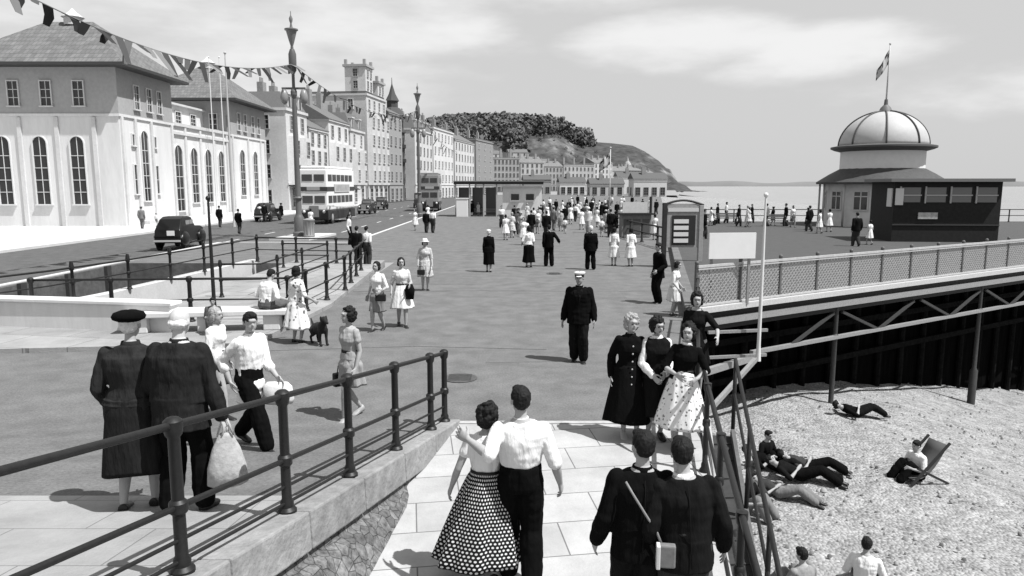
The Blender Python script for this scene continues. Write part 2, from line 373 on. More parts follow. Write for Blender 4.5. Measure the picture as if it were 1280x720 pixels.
def fig(h=1.7, sex='m', lod=1, lean=0, side=0, twist=0, hipz=.53, pel=(0, 0), LF=(.05, 0), RF=(-.05, 0), Lz=0, Rz=0, LH=None, RH=None, LE=None, RE=None, Lc=.6, Rc=.6,
        hy=0, hp=0, hr=0, garments=(), hair='short', hairm=None, skin=None, name='person', shoes=None, fat=1.0, hat=None, heels=0, kneepole=None, sw=None, headfwd=.012, barelegs=None, paint=True, nosh=False):
    W = V
    f = sex == 'f'; k = h
    pelv = W((pel[0], pel[1], hipz))*k
    tm = Matrix.Rotation(side, 3, 'Y')@Matrix.Rotation(lean, 3, 'X'); up = tm@W((0, 0, 1))      # forward is -Y: lean>0 tips towards -Y
    fw = tm@W((0, -1, 0)); sx = tm@W((1, 0, 0))
    tw = Matrix.Rotation(twist, 3, up); sx2 = tw@sx; fw2 = tw@fw
    def sp(t): return pelv+up*t*k
    swd = sw or (.086 if f else .104)
    nb = sp(.300)
    shL = sp(.252)+sx2*swd*k; shR = sp(.252)-sx2*swd*k
    hipL = sp(-.005)+sx*.05*k; hipR = sp(-.005)-sx*.05*k
    Lw = W(LH)*k if LH else shL+W((.022, -.02, -.30))*k
    Rw = W(RH)*k if RH else shR+W((-.022, -.02, -.30))*k
    Lel, Lw = ik(shL, Lw, .17*k, .148*k, LE or (.25, 1, -.2)); Rel, Rw = ik(shR, Rw, .17*k, .148*k, RE or (-.25, 1, -.2))
    La = W((LF[0], LF[1], .042+Lz))*k; Ra = W((RF[0], RF[1], .042+Rz))*k
    kp = kneepole or (0, -1, .1)
    Lk_, La = ik(hipL, La, .25*k, .245*k, kp); Rk_, Ra = ik(hipR, Ra, .25*k, .245*k, kp)
    if f: TR = [(-.045, .075, .055), (-.02, .097, .066), (.01, .1, .07), (.05, .085, .058), (.09, .069, .05), (.13, .074, .055), (.175, .085, .068), (.2, .086, .066), (.235, .092, .056), (.258, .088, .048), (.276, .066, .04), (.29, .042, .034), (.31, .027, .027)]
    else: TR = [(-.045, .075, .058), (-.02, .09, .066), (.02, .09, .067), (.08, .084, .062), (.13, .088, .064), (.19, .102, .067), (.23, .112, .062), (.258, .108, .053), (.277, .078, .045), (.292, .05, .039), (.31, .034, .033)]
    TR = [(t, a*(fat if t < .25 else 1), b*(fat if t < .25 else 1)) for t, a, b in TR]
    def sxx(t): q = max(0, min(1, t/.2)); return sx.lerp(sx2, q).normalized(), fw.lerp(fw2, q).normalized()
    def torso(mb, inf, t0=-.05, t1=.4, tuck=False, box=False):
        rs = []
        for t, a, b in TR:
            if t0 <= t <= t1:
                A, B = sxx(t); i2 = inf*(.45 if tuck and t < t0+.05 else 1); box_ = max(a, min(.098*fat, .1*fat)) if box and t < .2 else a; rs.append((sp(t)+B*(.008*k if f and .15 < t < .22 else 0), A*(box_+i2)*k, B*(b+i2)*k))
        mb.loft(rs, 20)
    am = .86 if f else 1.0
    AR = [.030*am, .028*am, .023*am, .024*am, .015*am]
    def arm(mb, sh, el, wr, inf, t=1.0, flare=0):
        mid = sh.lerp(el, .45); fm = el.lerp(wr, .35)
        pts = [sh, mid, el, fm, wr]; rr = [(r+inf+(flare*i/4))*k for i, r in enumerate(AR)]
        n = {1.0: 5, .5: 3, .3: 2}.get(t, 5)
        if t == .3: pts = [sh, mid]
        if t == .75: pts = [sh, mid, el, fm]; n = 4
        limb(mb, pts[:n], rr[:n])
    LR = [.053, .048, .034, .035, .021] if not f else [.055, .049, .033, .033, .018]
    def leg(mb, hp_, kn, an, inf, ank=0, n=5):
        pts = [hp_, hp_.lerp(kn, .4), kn, kn.lerp(an, .3), an]; rr = [(r+inf+ank*i/4)*k for i, r in enumerate(LR)]
        limb(mb, pts[:n], rr[:n])
    # head frame
    Hm = tm@Matrix.Rotation(hy, 3, 'Z')@Matrix.Rotation(hp, 3, 'X')@Matrix.Rotation(hr, 3, 'Y')
    hc = nb+up*.071*k+fw*headfwd*k+ (Hm@W((0, 0, .03)))*k*.5
    def hp3(x, y, z): return hc+Hm@(W((x, y, z))*k)
    mb = MB()
    torso(mb, 0)
    limb(mb, [sp(.285), hc-Hm@(W((0, -.006, .035))*k)], [.031*k*am, .027*k*am])
    mb.ball(hp3(0, .004, .012), V((.0445, .055, .053))*k, Hm, 16, 12)
    mb.ball(hp3(0, -.014, -.02), V((.036, .038, .045))*k, Hm, 14, 10)
    mb.ball(hp3(0, -.036, -.048), V((.016, .014, .013))*k, Hm, 10, 8)
    mb.ball(hp3(0, -.056, -.010), V((.0065, .011, .012))*k, Hm, 8, 6)
    mb.ball(hp3(0, -.048, .02), V((.026, .01, .012))*k, Hm, 8, 6)
    for q in (-1, 1): mb.ball(hp3(q*.0445, .004, -.004), V((.006, .011, .016))*k, Hm, 8, 6)
    for sh, el, wr, c in ((shL, Lel, Lw, Lc), (shR, Rel, Rw, Rc)):
        arm(mb, sh, el, wr, 0)
        dr = (wr-el).normalized(); inn = (sp(.1)-wr); 
        if c < 0: inn = W((0, 0, -1)); c = -c
        if inn.cross(dr).length < 1e-3: inn = fw
        sgn = 1
        # thumb must point forward: choose palm normal towards the body
        hh = MB(); hand(hh, wr, dr, inn, k, c, 2 if lod >= 2 else 1)
        # mirror for the other side so the thumb is on the front
        nrm = (inn-dr*inn.dot(dr)).normalized(); s_ = dr.cross(nrm)
        if (-s_).dot(fw) < 0:
            hh.v = [tuple(W(v)-2*s_*((W(v)-wr).dot(s_))) for v in hh.v]; hh.f = [tuple(reversed(g)) for g in hh.f]
        mb.add(hh.v, hh.f)
    for hp_, kn, an in ((hipL, Lk_, La), (hipR, Rk_, Ra)): leg(mb, hp_, kn, an, 0)
    fL = W((.12, -1, 0)); fR = W((-.12, -1, 0))
    liftL = R(40)*min(1, Lz*14) if hipz > .4 else 0; liftR = R(40)*min(1, Rz*14) if hipz > .4 else 0
    if heels: liftL = max(liftL, R(18)); liftR = max(liftR, R(18))
    foot(mb, La, fL, k, 0, 0, liftL); foot(mb, Ra, fR, k, 0, 0, liftR)
    body = bake(mb, name, [skin or M_skin, M_eye, M_lip], lod, sm=2)
    if lod >= 1 and paint:
        ic = Hm.inverted()
        for p in body.data.polygons:
            q = ic@(p.center-hc)/k
            if q.y < -.02 and abs(q.x) < .04 and abs(q.z) < .07:
                if ((abs(q.x)-.0165)/.0075)**2+((q.z-.002)/.0038)**2 < 1 or ((abs(q.x)-.017)/.011)**2+((q.z-.0145)/.002)**2 < 1: p.material_index = 1
                elif (q.x/.0135)**2+((q.z+.0345)/.0045)**2 < 1: p.material_index = 2
    col = body
    # garments
    for g in garments:
        t = g[0]; m = g[1]
        if t == 'shirt':
            o_ = dict(sl=.5, inf=.008, hem=-.005); o_.update(g[2] if len(g) > 2 else {})
            q = MB(); torso(q, o_['inf'], o_['hem'], .30, tuck=True)
            if o_['sl']:
                for sh, el, wr in ((shL, Lel, Lw), (shR, Rel, Rw)): arm(q, sh, el, wr, .007, o_['sl'], .008)
            bake(q, o_.get('name', 'shirt'), m, lod, col)
            if o_.get('collar'):
                q = MB(); q.lathe([(.036, -.012), (.037, .012), (.030, .014), (.028, -.006)], (0, 0, 0), 16)
                q.v = [tuple(sp(.298)+fw*.004*k+tm@(W(v)*k)) for v in q.v]; q.build('collar', o_.get('cm', m), col, smooth=True)
        elif t == 'trousers':
            q = MB(); i = .011; torso(q, i, -.05, g[2].get('top', .1) if len(g) > 2 else .1); 
            for hp_, kn, an in ((hipL, Lk_, La), (hipR, Rk_, Ra)): leg(q, hp_, kn, an+(kn-an).normalized()*.012*k, i-.002, .02)
            bake(q, 'trousers', m, lod, col)
        elif t == 'shorts':
            q = MB(); torso(q, .01, -.05, .06)
            for hp_, kn, an in ((hipL, Lk_, La), (hipR, Rk_, Ra)): leg(q, hp_, kn, an, .012, .01, 2)
            bake(q, 'shorts', m, lod, col)
        elif t == 'jacket':
            o_ = dict(hem=.44, inf=.014, flare=.012, name='jacket', sl=1.0); o_.update(g[2] if len(g) > 2 else {})
            q = MB(); torso(q, o_['inf'], -.01, .305, box=not f)
            zt = sp(0).z/k; rs = []; n_ = 6
            hw = (.1 if f else .093)*fat+o_['inf']; hd = (.07)*fat+o_['inf']
            for i in range(n_+1):
                u = i/n_; z = zt+.04-(zt+.04-o_['hem'])*u; c = sp(0)*(1)+W((0, 0, 0)); c = W((sp(0).x, sp(0).y, z*k))+W((o_.get('dx', 0)*u, o_.get('dy', 0)*u, 0))*k
                rs.append((c, sx*(hw-.006+o_['flare']*u)*k, fw*(hd-.004+o_['flare']*u)*k))
            q.loft(rs, 20)
            if o_['sl']:
                for sh, el, wr in ((shL, Lel, Lw), (shR, Rel, Rw)): arm(q, sh, el, wr, .012, o_['sl'], .006)
            bake(q, o_['name'], m, lod, col)
            q = MB(); q.lathe([(.052, -.022), (.044, .0), (.040, .014), (.034, .013), (.030, -.004)], (0, 0, 0), 20, 1, .95)
            q.v = [tuple(sp(.297)+fw*.004*k+tm@(W(v)*k)) for v in q.v]; q.build('collar', o_.get('cm', m), col, smooth=True)
        elif t in ('skirt', 'coat_skirt'):
            o_ = dict(top=.075, hem=.27, wr=.072, hr=.17, folds=9, amp=.012, dx=0, dy=0, name='skirt', seed=1, nu=30, nv=16, rd=.85); o_.update(g[2] if len(g) > 2 else {})
            r2 = random.Random(o_['seed']); n_ = 96 if lod >= 2 else 48; m_ = 18; ph = [r2.uniform(0, 6.28) for _ in range(4)]
            top = sp(o_['top']); vs = []; fs = []; uv = []
            hemc = W((pelv.x/k+o_['dx'], pelv.y/k+o_['dy'], o_['hem']))*k
            for i in range(m_+1):
                u = i/m_; c = top.lerp(hemc, u); c.x = top.x+(hemc.x-top.x)*u**1.5; c.y = top.y+(hemc.y-top.y)*u**1.5
                hipw = (.012+(.102 if f else .1)*fat) if u > 0 else 0
                rr = o_['wr']+(o_['hr']-o_['wr'])*u**.8; uh = (o_['top']+.02)/(top.z/k-o_['hem']) if top.z/k-o_['hem'] > 0 else .3
                if .15 < u < .6: rr = max(rr, hipw*min(1, u/max(uh*1.1, .01)))
                for j in range(n_):
                    a = 2*math.pi*j/n_
                    fo = math.sin(a*o_['folds']+ph[0]+1.1*math.sin(a*2+ph[1]))*.65+.35*math.sin(a*(o_['folds']*2-3)+ph[2]+u)
                    r_ = rr+o_['amp']*fo*u**.7
                    vs.append(c+(sx*math.cos(a)*r_-(-fw)*math.sin(a)*r_*o_['rd'])*k*1.0)
                    vs[-1].z += .006*k*math.sin(a*3+ph[3])*u
            for i in range(m_):
                for j in range(n_):
                    fs.append((i*n_+j, (i+1)*n_+j, (i+1)*n_+(j+1) % n_, i*n_+(j+1) % n_)); uv.append((i, j))
            fs.append(tuple(range(n_))) 
            b0 = len(vs); vs += [hemc+(v_-hemc)*.93+W((0, 0, .01*k)) for v_ in vs[m_*n_:(m_+1)*n_]]
            for j in range(n_): fs.append((m_*n_+j, b0+j, b0+(j+1) % n_, m_*n_+(j+1) % n_))
            fs.append(tuple(range(b0+n_-1, b0-1, -1)))
            q = MB(); q.add(vs, fs); ob = q.build(o_['name'], m, col, smooth=True)
            me = ob.data; ul = me.uv_layers.new(name='uv')
            for pi, (i, j) in enumerate(uv):
                for li, (a, b) in zip(me.polygons[pi].loop_indices, ((0, 0), (1, 0), (1, 1), (0, 1))):
                    ul.data[li].uv = ((j+b)/n_*o_['nu'], (i+a)/m_*o_['nv'])
            bm_ = bmesh.new(); bm_.from_mesh(me); bmesh.ops.recalc_face_normals(bm_, faces=bm_.faces); bm_.to_mesh(me); bm_.free()
        elif t == 'belt':
            q = MB(); A, B = sx, fw; z0 = g[2] if len(g) > 2 else .075
            q.loft([(sp(z0-.012), A*.083*k, B*.066*k), (sp(z0+.012), A*.081*k, B*.064*k)], 24); q.build('belt', m, col, smooth=True)
        elif t == 'buttons':
            for i in range(g[2]):
                q = MB(); u = i/(max(1, g[2]-1)); q.ball(sp(.22-.30*u)+fw*(.088+.02*u)*k, (.007*k, .004*k, .007*k), nu=8, nv=6); q.build('button', m, col, smooth=True)
    if not nosh:
        for an, fd, lf in ((La, fL, liftL), (Ra, fR, liftR)):
            q = MB(); foot(q, an, fd, k, .005, heels, lf); 
            if not f: q.tube([an-W((0, 0, .01*k)), an+W((0, 0, .012*k))], [.027*k, .024*k], 10)
            bake(q, 'shoe', shoes or M_shoe, max(1, lod), col, sm=1)
    # hair
    hm = hairm or M_hair; q = MB(); r3 = random.Random(int(h*1000)+len(hair))
    if hair in ('short', 'sidepart', 'fringe'):
        q.ball(hp3(0, .008, .022), V((.048, .056, .053))*k, Hm, 16, 12); q.ball(hp3(0, .026, .004), V((.042, .036, .043))*k, Hm, 14, 10)
        q.ball(hp3(.008, -.026, .052), V((.03, .025, .018))*k, Hm, 10, 8)
    elif hair == 'bald':
        q.ball(hp3(0, .024, -.008), V((.046, .038, .030))*k, Hm, 14, 10)
    elif hair in ('curly', 'bob'):
        q.ball(hp3(0, .014, .02), V((.052, .058, .056))*k, Hm, 16, 12); q.ball(hp3(0, .03, -.02), V((.050, .04, .045))*k, Hm, 14, 10)
        for sgn in (-1, 1): q.ball(hp3(sgn*.044, .006, -.018), V((.014, .026, .034))*k, Hm, 10, 8)
        if hair == 'curly' and lod >= 1:
            for i in range(90):
                th = r3.uniform(0, 6.28); zz = r3.uniform(-.05, .075)
                yy = math.sin(th); xx = math.cos(th)
                rr = math.sqrt(max(.1, 1-((zz-.01)/.07)**2))
                pt = (xx*.052*rr, .015+yy*.06*rr, zz)
                if pt[1] < -.018 and zz < .045: continue
                q.ball(hp3(*pt), (.0115+.004*r3.random())*k, None, 8, 6)
    if q.v: bake(q, 'hair', hm, min(3, lod+ (1 if lod in (1, 2) else 0)), col, sm=1)
    if hat:
        q = MB(); ty, hm2 = hat[0], hat[1]
        def LT(prof, dz=.03, dy=.006, sx_=1, sy_=1.2, tilt=0):
            m2 = MB(); m2.lathe(prof, (0, 0, 0), 28, sx_, sy_); T = Hm@Matrix.Rotation(tilt, 3, 'X')
            q.add([hc+T@(W((v[0], v[1]+dy, v[2]+dz))*k) for v in m2.v], m2.f)
        if ty == 'beret':
            LT([(.044, 0), (.07, .012), (.076, .026), (.066, .044), (.035, .055), (.0, .058)], .018, .012, 1, 1.1)
        elif ty == 'brim':
            LT([(.044, -.004), (.085, -.002), (.086, .002), (.052, .008), (.052, .025), (.046, .05), (.03, .056), (0, .057)], .024)
        elif ty == 'peaked':
            LT([(.049, -.002), (.050, .016), (.062, .03), (.06, .036), (.03, .042), (0, .043)], .03, .006)
            q.ball(hp3(0, -.058, .028), V((.032, .022, .004))*k, Hm@Matrix.Rotation(R(15), 3, 'X'), 12, 6)
        elif ty == 'flat':
            LT([(.049, -.002), (.053, .014), (.052, .022), (.03, .034), (0, .037)], .032, 0, 1.05, 1.25)
            q.ball(hp3(0, -.064, .032), V((.034, .018, .004))*k, Hm, 12, 6)
        q.build('hat', hm2, col, smooth=True)
        if ty == 'peaked':
            b2 = MB(); b3 = MB(); b3.lathe([(.0505, -.004), (.0515, .014)], (0, 0, 0), 28, 1, 1.2); b2.add([hc+Hm@(W((v[0], v[1]+.006, v[2]+.03))*k) for v in b3.v], b3.f); b2.build('hat_band', M_black, col, smooth=True)
    body['J'] = 0; del body['J']
    body.location = (0, 0, 0)
    JO[body.name] = dict(shL=shL, shR=shR, Lw=Lw, Rw=Rw, hc=hc, sp=sp, fw=fw, sx=sx, k=k)
    return body
JO = {}
def place(o, p, yaw=0, label=None, group=None):
    o.location = p; o.rotation_euler = (0, 0, R(yaw)); return tag(o, label, 'person', group)
def head_at(px, py, h, zf=z_flat): return solve(px, py, zf, dz=h)
def feet_at(px, py, zf=z_flat): return solve(px, py, zf)

# ================================================================== THE SETTING
RA = solve(232, 715, lambda p: z_terr(p)+.04); RB = solve(556, 528, lambda p: z_terr(p)+.04)
def Xr(y): return RB.x+(RA.x-RB.x)*(RB.y-y)/(RB.y-RA.y)           # line of the ramp railing
def Xb(y): return -.93-.125*(8.46-y)          # foot of the ramp wall
def Xe(y): return 2.66+.185*(y-9.75) if y < 9.75 else (2.66+.244*(y-9.75) if y < 17.7 else 4.6+.2*(y-17.7))   # outer edge of path and promenade
DZ = .25                                      # pier deck level
A_ = V((4.6, 17.7, DZ)); DD = V((.846, .532, 0)).normalized(); DN = V((-DD.y, DD.x, 0))
def deckp(s_, inn=0, z=0): p = A_+DD*s_+DN*inn; return V((p.x, p.y, z))

# promenade asphalt (level, in strips that leave the stairwell open)
pm = MB()
pm.sheet([(-9.3, 42), (Xe(42), 42), (Xe(260), 260), (-9.3, 260)])
pm.sheet([(-5.1, 17.4), (Xe(17.4), 17.4), (Xe(42), 42), (-5.1, 42)])
pm.sheet([(-16.9, 11), (Xe(11), 11), (Xe(17.4), 17.4), (-16.9, 17.4)])
pm.sheet([(-9.3, 31), (-5.1, 31), (-5.1, 42), (-9.3, 42)])
pm.sheet([(-16.9, 31), (-9.3, 31), (-9.3, 42), (-16.9, 42)])
pm.sheet([(-1.0, 9.75), (Xe(9.75), 9.75), (Xe(11), 11), (-1.0, 11)])
structure(pm, 'promenade', M_asph)
# the terrace: the same asphalt rising towards the viewer, left of the ramp wall; pale paving at the near end
tm_ = MB(); ys = [11-i*.18 for i in range(60)]
vs = []; fs = []
for i, y in enumerate(ys):
    xr = -1.0 if y > 9.74 else Xr(y)-.12
    for j in range(7):
        x = -17+(xr+17)*j/6; vs.append((x, y, z_terr(V((0, y, 0)))))
for i in range(len(ys)-1):
    for j in range(6): fs.append((i*7+j, (i+1)*7+j, (i+1)*7+j+1, i*7+j+1))
tm_.add(vs, fs); structure(tm_, 'terrace', M_asph, smooth=True)
tp = MB(); vs = []; fs = []
ys2 = [6.15-i*.3 for i in range(18)]
for y in ys2: vs += [(-9, y-.0, z_terr(V((0, y, 0)))+.006), (Xr(y)-.14, y, z_terr(V((0, y, 0)))+.006)]
for i in range(len(ys2)-1): fs.append((2*i, 2*i+2, 2*i+3, 2*i+1))
tp.add(vs, fs); structure(tp, 'terrace_paving', brickmat(.36, .22, 1.1, .75, .006, 0, .05))
# the paved path going down towards the viewer
pt = MB(); vs = []; fs = []
ys3 = [9.745-i*.35 for i in range(30)]
for y in ys3: vs += [(Xb(y)-.3, y, z_path(V((0, y, 0)))), (Xe(y), y, z_path(V((0, y, 0))))]
for i in range(len(ys3)-1): fs.append((2*i, 2*i+2, 2*i+3, 2*i+1))
pt.add(vs, fs); structure(pt, 'paved_path', brickmat(.5, .2, .95, .62, .008, R(-8), .07, .006))
k_ = MB(); k_.bb(-.98, Xe(9.75), 9.70, 9.80, -.06, .012); structure(k_, 'path_kerb', mat(.45, .9, 10, .2, .004, 40))

# road, pavement
rd = MB()
rd.sheet([(-26, -5), (-17.15, -5), (-17.15, 42), (-26, 42)], -.11); rd.sheet([(-26, 42), (-9.5, 42), (-9.5, 300), (-26, 300)], -.11)
structure(rd, 'road', M_road)
mk = MB()
for i in range(16): y = 44+i*7; mk.sheet([(-17.56, y), (-17.44, y), (-17.44, y+2.2), (-17.56, y+2.2)], -.105)
for i in range(9): y = 46+i*7; mk.sheet([(-12.6, y), (-12.48, y), (-12.48, y+2.2), (-12.6, y+2.2)], -.105)
structure(mk, 'road_markings', mat(.7, .8, 20, .2))
kb = MB(); kb.bb(-17.15, -16.9, -5, 42.15, -.3, .03); kb.bb(-17.15, -9.5, 41.95, 42.2, -.3, .03); kb.bb(-9.5, -9.28, 42, 300, -.3, .02); kb.bb(-26.2, -26, -5, 300, -.3, .03)
structure(kb, 'kerb', M_conc)
pv = MB(); pv.sheet([(-60, -5), (-26.2, -5), (-26.2, 300), (-60, 300)], .02)
structure(pv, 'pavement', brickmat(.72, .5, 1.2, .8, .01, 0, .05))

# base terrain under the town, the beach and the sea
gr = MB(); gr.sheet([(-900, 259.9, -.2), (60, 259.9, -.2), (200, 900, -.2), (-900, 900, -.2)]); gr.sheet([(-900, -50), (-60, -50), (-60, 260), (-900, 260)], -.05)
structure(gr, 'town_ground', mat(.3, .95, 1, .3))
bm_ = MB(); nx, ny = 90, 120; vs = []; fs = []
from mathutils import noise as mnoise
def zbeach(x, y):
    fr = max(0, min(1, (y-66)/80)); nz_ = .09*mnoise.noise(V((x*.35, y*.35, 0)))+.05*mnoise.noise(V((x*1.3, y*1.3, 3)))+.03*math.sin(x*1.9+3*mnoise.noise(V((x*.2, y*.2, 8)))); z0 = -3.05-.2*max(0, x-9.4)*min(1, y/18)-.004*max(0, y-10)
    return z0*(1-fr)+fr*(-.6-.07*(x-Xe(y)))+nz_*(1-fr)-.0+.07*mnoise.noise(V((x*.35, y*.35, 0)))+.03*mnoise.noise(V((x*1.3, y*1.3, 3)))
for j in range(ny+1):
    y = -2+(j/ny)**2*330
    for i in range(nx+1):
        x = Xe(max(y, 1))-.5+(i/nx)**2*170; vs.append((x, y, zbeach(x, y)))
for j in range(ny):
    for i in range(nx): a = j*(nx+1)+i; fs.append((a, a+1, a+nx+2, a+nx+1))
bm_.add(vs, fs)
def beachmat():
    m = mat(.5, .95, 30, .3, .03, 22, .15, stain=.2).copy(); t = m.node_tree; b = t.nodes['Principled BSDF']
    vo = N(t, 'ShaderNodeTexVoronoi'); vo.inputs['Scale'].default_value = 15; c = N(t, 'ShaderNodeTexCoord'); t.links.new(c.outputs['Object'], vo.inputs[0])
    nz = N(t, 'ShaderNodeTexNoise'); nz.inputs['Scale'].default_value = 1.6; nz.inputs['Detail'].default_value = 8; nz.inputs['Roughness'].default_value = .8; t.links.new(c.outputs['Object'], nz.inputs[0])
    sp = N(t, 'ShaderNodeSeparateColor'); t.links.new(vo.outputs['Color'], sp.inputs[0])
    ad = N(t, 'ShaderNodeMath', operation='MULTIPLY_ADD'); ad.inputs[1].default_value = .15; t.links.new(sp.outputs[0], ad.inputs[0])
    mr = N(t, 'ShaderNodeMapRange'); mr.inputs[1].default_value = .3; mr.inputs[2].default_value = .7; mr.inputs[3].default_value = .07; mr.inputs[4].default_value = .29; t.links.new(nz.outputs[0], mr.inputs[0]); t.links.new(mr.outputs[0], ad.inputs[2])
    t.links.new(ad.outputs[0], b.inputs['Base Color'])
    bp = N(t, 'ShaderNodeBump'); bp.inputs['Distance'].default_value = .05; bp.invert = True; t.links.new(vo.outputs['Distance'], bp.inputs['Height']); t.links.new(bp.outputs[0], b.inputs['Normal'])
    return m
structure(bm_, 'beach', beachmat(), smooth=True)
sb = MB(); r9 = random.Random(21)
for i in range(5200):
    u = r9.random(); y = 4+u*u*30; x = Xe(max(1, y))+.3+r9.random()*(12+y*.3); s_ = r9.choice([.02, .025, .03, .035, .045]) if r9.random() < .97 else r9.uniform(.05, .07)
    z = zbeach(x, y); a0 = r9.uniform(0, 6.28); vs = [(x+math.cos(a0+k*1.257)*s_*r9.uniform(.8, 1.3), y+math.sin(a0+k*1.257)*s_*r9.uniform(.6, 1.1), z-.01) for k in range(5)]+[(x+s_*.2*math.cos(a0+k*1.257)+math.cos(a0+k*1.257)*s_*.5, y+math.sin(a0+k*1.257)*s_*.5, z+s_*.75) for k in range(5)]
    sb.add(vs, [(k, (k+1) % 5, 5+(k+1) % 5, 5+k) for k in range(5)]+[(5, 6, 7, 8, 9)])
def stonem():
    m = mat(.3, .9, 8, .2).copy(); t = m.node_tree; b = t.nodes['Principled BSDF']; g_ = N(t, 'ShaderNodeNewGeometry'); mr = N(t, 'ShaderNodeMapRange'); mr.inputs[3].default_value = .07; mr.inputs[4].default_value = .36
    t.links.new(g_.outputs['Random Per Island'], mr.inputs[0]); t.links.new(mr.outputs[0], b.inputs['Base Color']); return m
tag(sb.build('shingle_stones', stonem(), smooth=True), 'loose stones scattered over the shingle beach', 'stones', kind='stuff')
se = MB(); se.sheet([(14, -3000), (25000, -3000), (25000, 25000), (-3000, 25000), (-3000, 905), (40, 905)], -5.6)
structure(se, 'sea', mat(.32, .35, .08, .25, .4, .6, .4, stretch=(1, 5, 1)))
fc = MB(); vs = []; fs = []
for i in range(60):
    x = 1300+i*60; y = 7500-i*20; z = 20+38*max(0, mnoise.noise(V((i*.12, 0, 5)))+.55)*min(1, (60-i)/12)*min(1, (i+2)/10); vs += [(x, y, -6), (x+40, y+60, z), (x+80, y+900, -6)]
for i in range(59):
    a = i*3; fs += [(a, a+3, a+4, a+1), (a+1, a+4, a+5, a+2)]
fc.add(vs, fs); structure(fc, 'distant_coast', mat(.2, 1, .002, .2), smooth=True)

# sea wall below the promenade and the path
sw = MB(); ysw = [1, 4, 7, 9.75, 17.7]+[30, 60, 120, 260]
for a, b in zip(ysw[:-1], ysw[1:]):
    za = z_path(V((0, a, 0))) if a < 9.75 else 0; zb = z_path(V((0, b, 0))) if b < 9.75 else 0
    sw.prism([(Xe(a)-.5, a), (Xe(a), a), (Xe(b), b), (Xe(b)-.5, b)], [-6]*4, [za-.004, za-.004, zb-.004, zb-.004])
sw.thing('sea_wall', M_stone, 'grey stone sea wall under the promenade edge, dropping to the shingle beach', 'wall')

# ramp wall between the terrace and the paved path
def sect(y):
    zt = z_terr(V((0, y, 0)))+.05; zp = z_path(V((0, y, 0))); xo = Xr(y)+.17
    return zt, zp, xo
wl = empty('ramp_wall', (-1.2, 6, 0), label='low masonry wall with smooth stone coping carrying the near iron railing', cat='wall')
def wallpart(fn, name, m, yr, **kw):
    q = MB(); n_ = 0; vs = []; ns_ = len(yr)
    for y in yr: p = fn(y); n_ = len(p); vs += [(x+1.2, y-6, z) for x, z in p]
    fs = []
    for i in range(ns_-1):
        for k in range(n_): fs.append((i*n_+k, i*n_+(k+1) % n_, (i+1)*n_+(k+1) % n_, (i+1)*n_+k))
    fs += [tuple(range(n_-1, -1, -1)), tuple(range((ns_-1)*n_, ns_*n_))]
    q.add(vs, fs); bmx = bmesh.new(); me = q.mesh(name); bmx.from_mesh(me); bmesh.ops.recalc_face_normals(bmx, faces=bmx.faces); bmx.to_mesh(me); bmx.free()
    me.materials.append(m); o = bpy.data.objects.new(name, me); C.objects.link(o); o.parent = wl
    md = o.modifiers.new('b', 'BEVEL'); md.width = .018; md.segments = 2; md.limit_method = 'ANGLE'
    return o
yy = [RB.y+.16-1.05*i for i in range(9)]
for a, b in zip(yy[:-1], yy[1:]):       # coping stones, each one block with a joint
    def cop(y):
        zt, zp, xo = sect(y); return [(xo-.36, zt), (xo, zt), (xo+.012, zt-.34), (xo-.36, zt-.34)]
    wallpart(cop, 'coping_stone', M_stone if 1 else 0, [a-.006, (a+b)/2, b+.006])
def rubblemat():
    m = mat(.2, .95, 9, .6, .06, 9, .2).copy(); t = m.node_tree; b = t.nodes['Principled BSDF']; Lk = t.links.new
    c = N(t, 'ShaderNodeTexCoord'); vo = N(t, 'ShaderNodeTexVoronoi', feature='DISTANCE_TO_EDGE'); vo.inputs['Scale'].default_value = 8.5; Lk(c.outputs['Object'], vo.inputs[0])
    v2 = N(t, 'ShaderNodeTexVoronoi'); v2.inputs['Scale'].default_value = 8.5; Lk(c.outputs['Object'], v2.inputs[0]); sp = N(t, 'ShaderNodeSeparateColor'); Lk(v2.outputs['Color'], sp.inputs[0])
    mr = N(t, 'ShaderNodeMapRange'); mr.inputs[2].default_value = .035; mr.inputs[3].default_value = .8; Lk(vo.outputs['Distance'], mr.inputs[0])
    ma = N(t, 'ShaderNodeMath', operation='MULTIPLY_ADD'); ma.inputs[1].default_value = .07; ma.inputs[2].default_value = .075; Lk(sp.outputs[0], ma.inputs[0])
    nz = N(t, 'ShaderNodeTexNoise'); nz.inputs['Scale'].default_value = 14; nz.inputs['Detail'].default_value = 8; nz.inputs['Roughness'].default_value = .75; Lk(c.outputs['Object'], nz.inputs[0])
    m1 = N(t, 'ShaderNodeMath', operation='MULTIPLY'); Lk(ma.outputs[0], m1.inputs[0]); Lk(mr.outputs[0], m1.inputs[1])
    m2 = N(t, 'ShaderNodeMapRange'); m2.inputs[1].default_value = .3; m2.inputs[2].default_value = .7; m2.inputs[3].default_value = .3; m2.inputs[4].default_value = 1.9; Lk(nz.outputs[0], m2.inputs[0])
    m3 = N(t, 'ShaderNodeMath', operation='MULTIPLY'); Lk(m1.outputs[0], m3.inputs[0]); Lk(m2.outputs[0], m3.inputs[1]); Lk(m3.outputs[0], b.inputs['Base Color'])
    bp = N(t, 'ShaderNodeBump'); bp.inputs['Distance'].default_value = .05; Lk(mr.outputs[0], bp.inputs['Height']); Lk(bp.outputs[0], b.inputs['Normal'])
    return m
